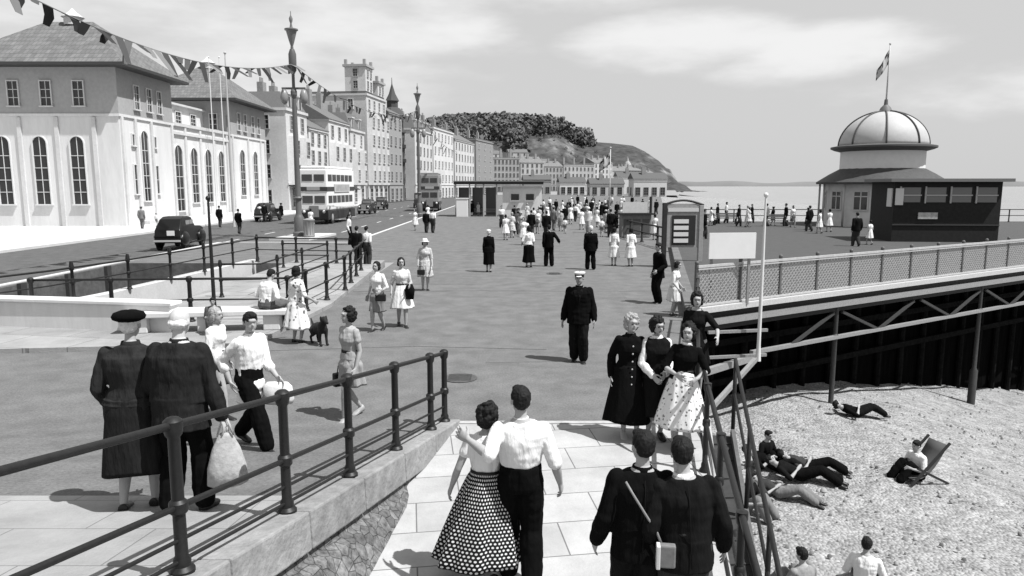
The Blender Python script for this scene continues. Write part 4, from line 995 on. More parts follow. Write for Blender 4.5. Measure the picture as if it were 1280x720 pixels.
# --- the white seafront hall: near pavilion block, low link, far pavilion block
hall = empty('white_hall', (FX, 60, 0), R(0), label='white arched seafront hall with two hipped roof pavilions, left', cat='building')
M_eave_shade = mat(.42, .9, 4, .1, .004, 12, stain=.1)  # shade of the eaves painted as a grey version of the white wall
def pav(y0, y1, xd, h, ap):
    q = MB(); q.bb(0, -xd, y0, y1, 0, h-3.6); q.build('wall', M_white, hall)
    q = MB(); q.bb(.05, -xd-.05, y0-.05, y1+.05, h-3.6, h); q.build('upper_wall', M_eave_shade, hall)
    q = MB(); q.bb(.12, -xd, y0-.12, y1+.12, h-3.8, h-3.603); q.build('string_course', M_white, hall)
    q = MB(); e = 1.25; q.bb(e, -xd-e, y0-e, y1+e, h, h+.22); q.build('eave', mat(.06, .8), hall)
    q = MB(); cy = (y0+y1)/2; r_ = min(xd, y1-y0)*.42; z = h+.23; cx = -xd/2
    q.add([(-xd-e, y0-e, z), (e, y0-e, z), (e, y1+e, z), (-xd-e, y1+e, z), (cx-max(0, (xd-(y1-y0))/2)-.6, cy, z+ap), (cx+max(0, (xd-(y1-y0))/2)+.6, cy, z+ap)], [(3, 2, 1, 0), (0, 1, 5, 4), (1, 2, 5), (2, 3, 4, 5), (3, 0, 4)])
    rf = q.build('roof', brickmat(.2, .12, .35, .3, .02, (R(30), 0, 0), .15), hall)
    q = MB(); q.lathe([(.7, z+ap-.3), (.7, z+ap+.3), (.9, z+ap+.35), (.3, z+ap+.8), (.05, z+ap+1.1)], (cx+.3, cy, 0), 12); q.build('finial', M_conc, rf, auto=40)
pav(-1, 8.2, 12, 12.6, 4.2)
pav(22.2, 33.5, 9.5, 12.6, 4.4)
q = MB(); q.bb(-.4, -11, 8.2, 22.2, 0, 8.9); q.build('wall', M_white, hall); q = MB(); q.bb(-.2, -11, 8.2, 22.2, 8.9, 9.2); q.build('cornice', M_conc, hall)
q = MB(); q.bb(-3, -11, 8.2, 22.2, 9.2, 11.4); q.build('upper_wall', M_white, hall); q = MB(); q.bb(-2.6, -11.4, 8.2, 22.2, 11.4, 11.6); q.build('cornice', M_conc, hall)
for y in (1.8, 3.9, 5.7): window_at(hall, y, 9.6, .75, 1.9, 'side', .06, mf=M_conc)
for x in (-3, -5.6, -8.2): window_at(hall, x, 9.6, .8, 1.9, 'front', y=-1.06, mf=M_conc)
for y in (24.5, 26.5, 29, 31): window_at(hall, y, 9.6, .8, 1.9, 'side', .06, mf=M_conc)
for x in (-1.8, -3.6, -5.6): window_at(hall, x, 9.5, .8, 1.7, 'front', y=22.14, mf=M_conc)
for y in (2.7,): window_at(hall, y, 2.0, 1.15, 5.9, 'side', 0.0, True, bars=(1, 4))
for y in (.9, 4.6): window_at(hall, y, 6.6, .35, .9, 'side', 0, bars=(0, 0)); window_at(hall, y, 2.6, .45, 2.4, 'side', 0, bars=(0, 1))
for y, w_ in ((9.8, 1.6), (13.2, 1.5), (16.6, 1.5), (20.0, 1.4)): window_at(hall, y, 1.6 if y > 10 else .9, w_, 5.4 if y > 10 else 6.2, 'side', -.4, True, bars=(1, 4))
for y, w_ in ((25.2, 1.5), (29.5, 1.4)): window_at(hall, y, 2.2, w_, 5.2, 'side', 0, True, bars=(1, 4))
for y in (10, 13, 16, 19.5): window_at(hall, y, 9.6, 1.2, 1.2, 'side', -3.0, mf=M_conc)
q = MB(); q.bb(.6, .1, 9.0, 24, 0, .35); q.build('plinth', M_white, hall)

# --- seafront terrace beyond the hall
def px_line(px_, Y): return (px_-640)/F*(Y+.5)
def off(p0, p1, n_): pass
blk = [
 # (x0,y0,x1,y1,h,label,kw)
 ((-29.5, 96), (-29.0, 104), 13.0, 'white bay-fronted house just beyond the hall with a striped shop awning', dict(storeys=4, cols=2, roof='mansard', bays=True, awn=True, rh=2.2)),
 ((-28.9, 104.4), (-28.4, 113), 11.2, 'grey-roofed white boarding house behind the near lamp post', dict(storeys=4, cols=3, roof='gable', bays=False, rh=3.2)),
 ((-28.3, 113.4), (-27.6, 124), 13.2, 'white boarding house with wide bays behind the bus', dict(storeys=4, cols=3, roof='gable', bays=True, rh=3.4, awn=True)),
 ((-27.4, 124.4), (-26.8, 133), 12.5, 'pale house with a dark slate attic left of the tower hotel', dict(storeys=4, cols=2, roof='mansard', rh=2.8, bays=True)),
 ((-24.6, 146.4), (-23.4, 156), 17.5, 'grey house under the dark spired turret', dict(storeys=5, cols=3, roof='gable', rh=3, m=mat(.35, .9, 4, .2))),
 ((-22.0, 166), (-20.0, 184), 15.8, 'pale long-fronted hotel right of the dark turret', dict(storeys=5, cols=5, roof='mansard', rh=2.8)),
 ((-19.8, 184.5), (-16.5, 206), 17.5, 'white hotel with rows of small windows behind the second lamp post', dict(storeys=5, cols=6, roof='flat', rh=2)),
 ((-16.2, 207), (-12.0, 232), 16.0, 'plain pale seafront block beyond the second lamp post', dict(storeys=5, cols=7, roof='gable', rh=3.2)),
 ((-11.8, 240), (-6.8, 262), 18.0, 'tall narrow grey house at the bend of the seafront', dict(storeys=5, cols=3, roof='flat', m=mat(.3, .9, 4, .2), rh=2)),
]
for a, b, h_, lb, kw in blk:
    kw.setdefault('m', mat(.62+.14*rnd.random(), .9, 4, .12, .004, 12, stain=.15))
    bldg(a, b, 11, h_, lb, mf=mat(.5, .8) if rnd.random() < .5 else M_white, group=None, **kw)
# tower hotel
th = bldg((-26.4, 134), (-24.9, 145.5), 12, 19.5, 'tall pale hotel with square corner towers above the seafront roofs', 6, 4, 'flat', mat(.6, .9, 3, .12, stain=.15), name='tower_hotel', cat='hotel', chim=0, bays=True, rh=1)
for x0, x1, z1 in ((0.2, 4.2, 24.6), (7.2, 11, 22.6)):
    q = MB(); q.bb(x0, x1, .1, 4, 20.3, z1); t_ = q.build('tower', mat(.62, .9, 3, .12), th)
    q = MB(); q.bb(x0-.3, x1+.3, -.2, 4.3, z1, z1+.4); 
    for cx in (x0+.2, x1-.2): 
        for cy in (.3, 3.8): q.bb(cx-.25, cx+.25, cy-.25, cy+.25, z1+.4, z1+1.3)
    q.build('parapet', mat(.4, .9), t_)
    for i in range(2):
        for z in (20.8, 22.9):
            if z+1.2 < z1: window_at(th, x0+1.1+i*1.8, z, .7, 1.3, y=.1, mf=mat(.5, .8))
    for z in (20.8, 22.9):
        if z+1.2 < z1: window_at(th, 2, z, .8, 1.3, 'near', x0, mf=mat(.5, .8))
# dark spired turret
tt = empty('spired_turret', (-25.6, 158, 0), label='dark Victorian turret house with a pointed spire behind the seafront cars', cat='building')
MT = mat(.11, .9, 3, .5, stain=.3)
q = MB(); q.lathe([(2.4, 0), (2.4, 17), (2.8, 17.3), (2.8, 17.9), (2.3, 18), (2.3, 20.6), (2.7, 20.8), (2.7, 21.2)], (0, 0, 0), 8); q.build('wall', MT, tt, auto=30); tt.scale = (1, 1, .84)
q = MB(); q.lathe([(2.9, 21.2), (1.6, 23.4), (1.2, 23.6), (1.2, 25), (1.5, 25.2), (.7, 27), (.1, 29.4), (.05, 31)], (0, 0, 0), 8); q.build('roof', mat(.08, .8), tt, auto=30)
for z in (4, 7.5, 11, 14.3, 18.4):
    for a in (-90, -45, 0, -135):
        q = MB(); r_ = 2.26 if z < 18 else 2.16; q.box((r_*math.cos(R(a)), r_*math.sin(R(a)), z+.9), (.12, .9, 1.7), R(a)); q.build('window', M_conc if a != 0 else M_glass, tt)
for z, r_ in ((9.8, 2.75), (13.4, 2.75)): q = MB(); q.lathe([(r_-.5, z), (r_, z), (r_, z+.9), (r_-.1, z+.9), (r_-.1, z+.15), (r_-.5, z+.1)], (0, 0, 0), 16); q.build('balcony', M_dark, tt, auto=30)

# --- the far terraces under the castle hill
ft = [
 ((-26, 372), (-12, 378), 15.5, 'long pale terrace under the wooded hill, left part', 5, 7, 'gable'),
 ((-11.5, 378), (4, 384), 17.0, 'four-storey bow-fronted terrace under the wooded hill, behind the shelter', 5, 8, 'flat'),
 ((4.5, 384), (17, 390), 15.0, 'terrace end house with dark tall windows, right of the shelter roof', 5, 5, 'gable'),
 ((18, 440), (31, 446), 14.5, 'grey gabled row at the foot of the bare cliff', 4, 6, 'gable'),
 ((32, 452), (52, 462), 15.5, 'broad white hotel at the foot of the cliff', 4, 8, 'flat'),
 ((53, 470), (66, 480), 17.5, 'white hotel with gable ends left of the church tower', 5, 5, 'gable'),
 ((67, 520), (84, 532), 13.5, 'cluster of small old town houses behind the flagpole', 4, 6, 'gable'),
 ((86, 560), (104, 578), 14.5, 'tall net-loft style houses at the east end', 5, 6, 'hip'),
 ((106, 600), (124, 625), 12.5, 'last pale houses where the cliff meets the sea', 3, 6, 'gable'),
]
for a, b, h_, lb, st_, co, rf in ft:
    bldg(a, b, 14, h_, lb, st_, co, rf, mat(rnd.choice([.4, .5, .58, .45]), .95, 1, .15, stain=.25), mat(.2, .9, 1, .3), ww=1.0, wh=1.9, side=2, chim=3, rh=3.4, name='terrace_house', mf=mat(.4, .8), group=None)
# old-town houses stepping up the slope behind
k = 0
words = ['small gabled house low on the slope behind the broad white hotel', 'pale cottage above the hotel gables', 'white cottage halfway up the bare cliff', 'grey cottage beside the dark wood', 'tall pale house under the castle ruin', 'narrow white house above the terrace roofs', 'low house at the foot of the far headland', 'white house above the last pale houses', 'cottage between church and flagpole', 'grey-roofed house above the gabled row']
for px_, py_, Y, w_, h_ in ((735, 236, 560, 12, 9), (752, 228, 570, 9, 8), (700, 214, 560, 10, 7), (668, 208, 540, 11, 8), (636, 196, 540, 14, 8), (612, 198, 520, 9, 8), (812, 232, 650, 12, 9), (795, 226, 640, 10, 8), (775, 233, 620, 12, 9), (686, 222, 500, 12, 8)):
    p = atY(px_, py_, Y); g = p.z
    o = bldg((p.x, Y), (p.x+w_, Y+3), 9, max(4, h_), words[k], 3, 3, 'gable', mat(rnd.choice([.5, .6, .4]), .9, 2, .1), ww=1.1, side=1, chim=1, name='cottage', rh=2.5, gf=2.6, mf=mat(.4, .8)); o.location.z = g-5; k += 1
    q = MB(); q.bb(0, w_, 0, 9, -14, 0); q.build('foundation', mat(.3, .9, 1, .3), o)
ch = empty('church', (95, 600, 8), label='pale church tower rising among the old town roofs near the headland', cat='church')
q = MB(); q.bb(-3, 3, -3, 3, -10, 12); q.build('tower', mat(.55, .9, 1, .2), ch); q = MB(); q.bb(3, 18, -4, 6, -10, 4); q.build('nave', mat(.5, .9), ch)
q = MB(); q.lathe([(3.2, 12), (2.2, 14), (1.2, 15), (.1, 19)], (0, 0, 0), 8); q.build('spire', mat(.4, .9), ch)
for z in (1, 6): window_at(ch, 0, z, 1.4, 3, y=-3.01)

# --- the hills
ridge = [(380, 176), (460, 172), (500, 170), (540, 164), (560, 160), (580, 158), (610, 157), (640, 158), (665, 158), (690, 159), (703, 165), (715, 174), (735, 177), (765, 179), (790, 182), (805, 189), (818, 198), (828, 208), (835, 219), (839, 230), (842, 240)]
hl = MB(); vs = []; fs = []; rows = 26
def rp(i): return atY(ridge[i][0], ridge[i][1], 800)
cols_ = []
for i in range(len(ridge)-1):
    for s_ in range(6): cols_.append((rp(i).lerp(rp(i+1), s_/6)))
cols_.append(rp(len(ridge)-1))
for ci, p in enumerate(cols_):
    for j in range(rows+1):
        v = j/rows; y = 520+ (280)*v + (0)
        prof = (v**1.5*.45+.55*(1/(1+math.exp(-(v-.62)*11)))) if v < 1 else 1.0
        prof = min(1, prof*1.02)
        x = p.x*(y/800)**.55 + (0)
        z = -1+(p.z+1)*prof
        z += (mnoise.noise(V((x*.03, y*.03, 1)))*7+mnoise.noise(V((x*.11, y*.1, 2)))*2.5)*math.sin(math.pi*min(1, v))*min(1, p.z/20)
        vs.append((x, y, z))
    vs.append((p.x*1.02, 1000, p.z*.9-2)); vs.append((p.x*1.1, 1400, -8))
rr_ = rows+3
for i in range(len(cols_)-1):
    for j in range(rr_-1): a = i*rr_+j; fs.append((a, a+rr_, a+rr_+1, a+1))
hl.add(vs, fs)
def hillmat():
    m = bpy.data.materials.new('hill'); m.use_nodes = True; t = m.node_tree; b = t.nodes['Principled BSDF']; b.inputs['Roughness'].default_value = 1; b.inputs['Specular IOR Level'].default_value = .05
    Lk = t.links.new; c = N(t, 'ShaderNodeTexCoord'); g = N(t, 'ShaderNodeNewGeometry'); sp = N(t, 'ShaderNodeSeparateXYZ'); Lk(g.outputs['Normal'], sp.inputs[0])
    n = N(t, 'ShaderNodeTexNoise'); n.inputs['Scale'].default_value = .03; n.inputs['Detail'].default_value = 8; n.inputs['Roughness'].default_value = .7; Lk(c.outputs['Object'], n.inputs[0])
    ad = N(t, 'ShaderNodeMath', operation='MULTIPLY_ADD'); ad.inputs[1].default_value = .9; Lk(n.outputs[0], ad.inputs[0]); Lk(sp.outputs[2], ad.inputs[2])
    mr = N(t, 'ShaderNodeMapRange'); mr.inputs[1].default_value = 1.05; mr.inputs[2].default_value = 1.3; mr.inputs[3].default_value = .22; mr.inputs[4].default_value = .06; Lk(ad.outputs[0], mr.inputs[0])
    n2 = N(t, 'ShaderNodeTexNoise'); n2.inputs['Scale'].default_value = .15; n2.inputs['Detail'].default_value = 8; Lk(c.outputs['Object'], n2.inputs[0])
    mu = N(t, 'ShaderNodeMath', operation='MULTIPLY'); m2 = N(t, 'ShaderNodeMapRange'); m2.inputs[1].default_value = .3; m2.inputs[2].default_value = .7; m2.inputs[3].default_value = .6; m2.inputs[4].default_value = 1.35
    Lk(n2.outputs[0], m2.inputs[0]); Lk(mr.outputs[0], mu.inputs[0]); Lk(m2.outputs[0], mu.inputs[1]); Lk(mu.outputs[0], b.inputs['Base Color'])
    return m
HM = structure(hl, 'castle_hill', hillmat(), smooth=True)
# wooded top: many small leaf clumps read as one mass
def clumps(name, spots, lab, m):
    q = MB(); r2 = random.Random(4)
    for (x, y, z, s_) in spots:
        for k in range(34):
            u = V((r2.uniform(-.6, .6), r2.uniform(-.6, .6), r2.uniform(-.5, .5)+.1)); c = V((x, y, z+s_*.55))+u*s_; rr = s_*r2.uniform(.10, .22)
            n_ = V((r2.uniform(-1, 1), r2.uniform(-1, 1), r2.uniform(-.2, 1))).normalized(); a = n_.orthogonal().normalized(); b = n_.cross(a)
            q.add([c+(a*math.cos(t*1.257)+b*math.sin(t*1.257))*rr*r2.uniform(.6, 1.2)+n_*rr*r2.uniform(-.2, .3) for t in range(5)]+[c+n_*rr*.6], [(i, (i+1) % 5, 5) for i in range(5)]+[(4, 3, 2, 1, 0)])
    o = q.build(name, m); return tag(o, lab, 'wood', kind='stuff')
r2 = random.Random(11); spots = []
for ci in range(len(cols_)):
    pr = cols_[ci]; pxr = 640+F*pr.x/(800*math.cos(PIT))
    if pxr > 735: continue
    for j in range(rows):
        v = j/rows
        dn = mnoise.noise(V((pr.x*.02, v*5, 9)))
        if r2.random() < .12 and v > .2: p = V(hl.v[ci*rr_+j]); spots.append((p.x+r2.uniform(-8, 8), p.y, p.z-1.5, r2.uniform(1.8, 3.6)))
        if v+dn*.35 < (.42 if pxr < 600 else (.62 if pxr < 650 else .93)): continue
        for k in range(8 if pxr < 660 else 2):
            u, w_ = r2.random(), r2.random(); a = V(hl.v[ci*rr_+j]); b = V(hl.v[ci*rr_+j+1]); c_ = V(hl.v[min(ci+1, len(cols_)-1)*rr_+j]); p = a+(b-a)*u+(c_-a)*w_
            spots.append((p.x, p.y, p.z-3, r2.choice([4, 5, 6, 8, 10]) if r2.random() < .9 else 14))
clumps('hill_wood', spots, 'dark wood of trees crowning the hill above the terraces', mat(.15, 1, .03, .7, spec=.02))
cs = empty('castle_ruin', atY(628, 160, 800), label='ruined castle walls on the wooded hilltop', cat='ruin')
for x, w_, h_ in ((-26, 6, 15), (-12, 5, 13), (1, 8, 16), (26, 12, 8)):
    q = MB(); q.bb(x, x+w_, -3, 3, -8, h_); q.bb(x, x+w_*.35, -3, 3, h_, h_+2); q.build('wall', mat(.13, .95, .3, .3), cs)

# low seafront buildings between the crowd and the far terraces
for (px_, Y, w_, dp, h_, lb, v_) in ((700, 255, 9, 6, 4.2, 'long low white hut behind the crowd, left of the striped flag', .7), (738, 235, 11, 6, 3.6, 'low pale hut directly behind the far crowd beside the striped flag', .55), (792, 215, 10, 6, 5.0, 'small square pale building at the seaward end of the promenade', .6), (655, 270, 10, 7, 5.2, 'grey hut with a pitched roof beyond the white kiosk', .35), (772, 280, 12, 7, 6.5, 'taller pale house-like hut beyond the flag pole', .65)):
    p = atY(px_, 240, Y); bldg((p.x, Y), (p.x+w_, Y+1), dp, h_, lb, 1, 4, 'gable', mat(v_, .9, 3, .15), mat(.12, .9), ww=.9, side=1, chim=1, name='seafront_hut', rh=1.8, gf=h_-.5, cat='hut', mf=mat(.3, .8))

pl = mat(.66, .85, 5, .1, .004, 12, stain=.15)
for y in (-.7, 1.35, 4.05, 7.9, 22.5, 27.3, 31.6, 33.2): q = MB(); q.bb(.003, .16, y-.16, y+.16, 0, 8.79); q.build('pilaster', pl, hall)
for y in (8.6, 11.5, 14.9, 18.3, 21.8): q = MB(); q.bb(-.397, -.25, y-.18, y+.18, 0, 8.89); q.build('pilaster', pl, hall)
q = MB(); q.bb(-.397, -.2, 8.3, 22.1, 8.1, 8.35); q.build('string_course', pl, hall)
for y in (8.35, 22.0): q = MB(); q.tube([(-.3, y, .2), (-.3, y, 11)], .07, 8); q.build('downpipe', mat(.25, .6), hall)
for x in (-11, -8, -5, -2): q = MB(); q.bb(x-.16, x+.16, -1.15, -1.003, 0, 8.7); q.build('pilaster', pl, hall)
for x in (-9.5, -6.5, -3.5): window_at(hall, x, 1.8, 1.1, 5.4, 'front', arched=True, bars=(1, 4), y=-1.003)
for y in (2.7, 9.8, 13.2, 16.6, 20.0): q = MB(); q.bb(.0 if y < 8 else -.4, .6 if y < 8 else .3, y-1.1, y+1.1, .0, .3); q.build('step', M_conc, hall)

# ------------------------------------------------------------------ vehicles
def profile_body(root, prof, w_, name, m, taper=.86, zt=1.0):
    """side profile (y,z) extruded across x, narrowing above zt"""
    zmax = max(z for y, z in prof); vs = []; n = len(prof); rows = [-1, -.92, 0, .92, 1]
    for r_ in rows:
        for y, z in prof:
            k = 1-(1-taper)*max(0, (z-zt)/(zmax-zt)); e = .94 if abs(r_) == 1 else 1
            vs.append((r_*w_/2*k, y*(1 if abs(r_) < 1 else .985), zt+(z-zt)*e if z > zt else z))
    fs = [tuple(range(n-1, -1, -1)), tuple(range((len(rows)-1)*n, len(rows)*n))]
    for i in range(len(rows)-1):
        for k in range(n): fs.append((i*n+k, i*n+(k+1) % n, (i+1)*n+(k+1) % n, (i+1)*n+k))
    q = MB(); q.add(vs, fs); me = q.mesh(name); b = bmesh.new(); b.from_mesh(me); bmesh.ops.recalc_face_normals(b, faces=b.faces); b.to_mesh(me); b.free(); me.materials.append(m); me.shade_smooth()
    o = bpy.data.objects.new(name, me); C.objects.link(o); o.parent = root
    md = o.modifiers.new('b', 'BEVEL'); md.width = .05; md.segments = 3; md.limit_method = 'ANGLE'; md.angle_limit = R(25)
    return o
def wheel(root, x, y, r, w_=.16):
    q = MB(); q.tube([(x-w_/2, y, r), (x+w_/2, y, r)], r, 20); o = q.build('wheel', mat(.03, .8), root, auto=40)
    q = MB(); sx = 1 if x > 0 else -1; q.tube([(x+sx*w_/2, y, r), (x+sx*(w_/2+.03), y, r)], [r*.55, r*.4], 16); q.build('rim', mat(.35, .4), o, auto=40); return o
def car(p, yaw, label, m=None, group=None):
    """1940s saloon; front faces local +y"""
    m = m or mat(.006, .3, spec=.3); root = empty('saloon_car', p, yaw, label=label, cat='car', group=group); root.scale = (1, 1, 1.1)
    profile_body(root, [(-2.0, .38), (-2.1, .7), (-2.0, 1.0), (-1.72, 1.25), (-1.45, 1.5), (-1.1, 1.6), (-.3, 1.62), (.1, 1.56), (.42, 1.12), (1.3, 1.08), (1.75, .98), (1.85, .6), (1.85, .38)], 1.3, 'body', m, .84, 1.0)
    for sx in (-1, 1):
        q = MB(); q.ball((sx*.64, -1.32, .5), (.2, .62, .42)); q.build('rear_wing', m, root, smooth=True)
        q = MB(); q.ball((sx*.64, 1.4, .5), (.19, .62, .40)); q.build('front_wing', m, root, smooth=True)
        q = MB(); q.bb(sx*.62, sx*.8, -.8, .9, .3, .36); q.build('running_board', m, root)
        q = MB(); q.ball((sx*.52, 1.78, .82), (.11, .14, .11)); q.build('headlight', mat(.6, .2), root, smooth=True)
        for y0, y1 in ((-.95, -.35), (-.28, .2)): q = MB(); q.bb(sx*.583, sx*.61, y0, y1, 1.14, 1.42); q.build('side_window', mat(.3, .1), root)
        for y in (-1.35, 1.35): wheel(root, sx*.66, y, .34)
        q = MB(); q.beam((sx*.1, -1.625, 1.28), (sx*.42, -1.625, 1.28), .03, .2, (0, .7, 1)); q.build('rear_window', mat(.75, .3), root)
        q = MB(); q.bb(sx*.60, sx*.70, -1.98, -1.92, .62, .74); q.build('tail_lamp', mat(.2, .3), root)
    q = MB(); q.bb(-.68, .68, -2.18, -2.12, .45, .54); q.bb(-.68, .68, 1.95, 2.0, .45, .54); q.build('bumper', mat(.5, .25), root)
    q = MB(); q.bb(.02, .4, -2.15, -2.12, .75, .98); q.build('number_plate', mat(.75, .5), root)
    q = MB(); q.bb(-.45, .45, .33, .36, 1.18, 1.46); q.build('windscreen', mat(.3, .1), root)
    q = MB()
    for i in range(7): q.bb(-.24+i*.08-.02, -.24+i*.08+.02, 1.86, 1.9, .5, .98)
    q.build('grille', mat(.5, .25), root)
    return root
car((-18.2, 39.6, -.11), R(6), 'black 1940s saloon car nearest the viewer on the left side of the road')
car((-17.6, 88, -.11), R(178), 'dark saloon car with chrome grille behind the bus, facing the viewer', mat(.03, .3, spec=.4))
car((-18.8, 104, -.11), R(180), 'far small dark car following behind the others on the road')
car((-23.6, 70, -.11), 0, 'dark car parked at the far kerb beyond the bus', mat(.02, .2, spec=.6))
car((-24.2, 92, -.11), 0, 'small grey car parked farther along the far kerb', mat(.15, .3, spec=.6))
def bus(p, yaw, label, light, dark, L_=8.0):
    root = empty('double_decker_bus', p, yaw, label=label, cat='bus'); W_ = 2.35
    q = MB(); q.bb(-W_/2, W_/2, 0, L_, .32, 1.05); q.build('lower_body', dark, root, bevel=.06)
    q = MB(); q.bb(-W_/2+.02, W_/2-.02, .03, L_-.03, 1.05, 4.15); q.build('body', light, root, bevel=.1)
    q = MB(); q.bb(-W_/2+.08, W_/2-.08, .1, L_-.1, 4.15, 4.36); q.build('roof', light, root, bevel=.09)
    q = MB(); q.bb(-W_/2-.01, W_/2+.01, -.01, L_+.01, 2.5, 2.82); q.build('dark_band', mat(.05, .4), root)
    gm = mat(.05, .1, spec=.6)
    for z0, z1 in ((1.6, 2.15), (3.25, 3.75)):
        for i in range(6):
            y = .35+i*1.24
            for sx in (-1, 1): q = MB(); q.bb(sx*(W_/2-.03), sx*(W_/2+.0), y, y+1.05, z0, z1); q.build('side_window', gm, root)
        for x0, x1 in ((-.95, -.08), (.08, .95)): q = MB(); q.bb(x0, x1, .0, .05, z0, z1); q.build('front_window', gm, root)
    q = MB(); q.bb(-.55, .55, -.03, 0, 2.55, 2.82); q.build('destination_blind', mat(.4, .5), root)
    q = MB(); q.bb(W_/2+.01, W_/2+.05, 2.0, 6.6, 2.42, 3.05); q.build('advert_board', mat(.6, .6), root)
    q = MB(); q.bb(W_/2+.05, W_/2+.055, 2.2, 6.4, 2.5, 2.97); q.build('advert_panel', mat(.42, .6, 3, .3), root)
    for sx in (-1, 1):
        for y in (1.3, L_-1.8): wheel(root, sx*(W_/2-.12), y, .5, .26)
        q = MB(); q.ball((sx*.85, -.02, .95), .13); q.build('headlight', mat(.7, .2), root, smooth=True)
    q = MB(); q.bb(-.4, .4, -.04, 0, .55, 1.4); q.build('radiator', mat(.25, .4), root)
    root.scale = (1.06, 1, 1.17); return root
bus((-17.5, 64, -.11), R(-4), 'white double decker bus with dark lower panels and an advert board on its side', mat(.85, .5), mat(.03, .35), 8.4)
bus((-10.9, 96, -.11), R(3), 'dark double decker bus with a pale upper deck, farther along near the second lamp post', mat(.3, .4), mat(.02, .35), 7.5)
v = empty('delivery_van', (-14.2, 112, -.11), label='small dark van beyond the second bus', cat='van')
q = MB(); q.bb(-.9, .9, 0, 3, .4, 2.3); q.build('body', mat(.06, .4), v, bevel=.1); q = MB(); q.bb(-.8, .8, -1.2, 0, .4, 1.4); q.build('bonnet', mat(.06, .4), v, bevel=.1); q = MB(); q.bb(-.7, .7, -.05, 0, 1.45, 2.0); q.build('windscreen', mat(.4, .2), v)
for sx in (-1, 1):
    for y in (-.6, 2.2): wheel(v, sx*.85, y, .38)
# handcart / pram shaped stall at the near side of the bus
# ------------------------------------------------------------------ shelter and kiosk on the promenade
sh = empty('tram_shelter', (-6.2, 79, 0), R(-2), label='long open shelter with a flat dark roof and glazed screens in the middle distance', cat='shelter')
q = MB(); q.bb(0, 9.6, -1.4, 2.4, 3.42, 3.72); q.build('roof', mat(.05, .7, 5, .3), sh, bevel=.04)
q = MB(); q.bb(-.1, 9.7, -1.5, 2.5, 3.721, 3.8); q.build('roof_edge', mat(.3, .7), sh)
for x in (.2, 1.7, 3.2, 4.6): q = MB(); q.bb(x-.07, x+.07, -1.2, -1.06, 0, 3.42); q.build('post', mat(.45, .7), sh)
for x0, x1 in ((.3, 1.6), (1.8, 3.1), (3.3, 4.5)):
    q = MB(); q.bb(x0, x1, .9, 1.0, .8, 3.1); q.build('screen', mat(.05, .2, spec=.6), sh); q = MB(); q.bb(x0, x1, .86, 1.04, .1, .8); q.build('dado', mat(.22, .8), sh)
q = MB(); q.bb(.3, 4.4, .2, .7, .42, .48); q.build('bench', mat(.3, .8), sh)
kk = empty('white_kiosk', (-.8, 77.8, 0), R(-2), label='small white kiosk with two dark hatches at the right end of the shelter', cat='kiosk')
q = MB(); q.bb(-.2, 4.0, 0, 2.6, 0, 3.1); q.build('wall', M_white, kk)
for x in (.7, 2.3): q = MB(); q.bb(x, x+.85, -.05, .02, 1.75, 2.4); hh_ = q.build('hatch', M_glass, kk); q = MB(); q.bb(x-.1, x+.95, -.2, -.051, 1.62, 1.7); q.build('sill', M_conc, hh_)
q = MB(); q.bb(-.3, 4.1, -.2, 2.7, 3.1, 3.28); q.build('cornice', M_conc, kk)
wb = MB(); wb.bb(-.62, .62, -.3, .3, 0, 1.9); wb.bb(-.68, .68, -.35, .35, 1.9, 1.98); o = wb.build('ticket_booth', mat(.8, .8), bevel=.02); o.location = (-5.3, 77.2, 0); tag(o, 'plain white upright box standing under the left end of the shelter', 'booth')

# ------------------------------------------------------------------ domed pier pavilion
PC = V((28.35, 56, DZ))
pvl = empty('domed_pavilion', PC, label='white round pavilion with ribbed dome and dark skirt roof on the pier deck', cat='pavilion')
q = MB(); q.lathe([(3.95, 0), (3.95, 3.2)], (0, 0, 0), 12); q.build('wall', mat(.76, .8, 3, .1, stain=.15), pvl, auto=20)
q = MB(); q.lathe([(4.6, 3.15), (4.62, 3.3), (3.7, 3.9), (2.9, 4.35)], (0, 0, 0), 24); q.build('skirt_roof', mat(.07, .7, 4, .3), pvl, auto=30)
q = MB(); q.lathe([(2.95, 4.2), (2.95, 6.0)], (0, 0, 0), 32); q.build('drum', mat(.78, .8, 3, .06), pvl, auto=40)
q = MB(); q.lathe([(2.95, 5.6), (3.45, 5.74), (3.68, 5.85), (3.68, 5.98), (3.1, 6.1)], (0, 0, 0), 32); q.build('cornice', mat(.10, .7), pvl, auto=40)
q = MB(); q.lathe([(3.1*math.cos(R(a)), 6.0+2.6*math.sin(R(a))) for a in range(0, 90, 6)]+[(.1, 8.61)], (0, 0, 0), 32); dm_ = q.build('dome', mat(.5, .6, 3, .08), pvl, smooth=True)
for i in range(8):
    a = R(22+45*i); q = MB(); q.tube([((3.13*math.cos(R(t)))*math.cos(a), (3.13*math.cos(R(t)))*math.sin(a), 6.02+2.63*math.sin(R(t))) for t in range(0, 91, 6)], .06, 6); q.build('rib', mat(.08, .6), dm_, smooth=True)
q = MB(); q.lathe([(.5, 8.56), (.35, 8.9), (.15, 9.1), (.12, 9.5)]); q.build('finial', mat(.15, .6), pvl, auto=40)
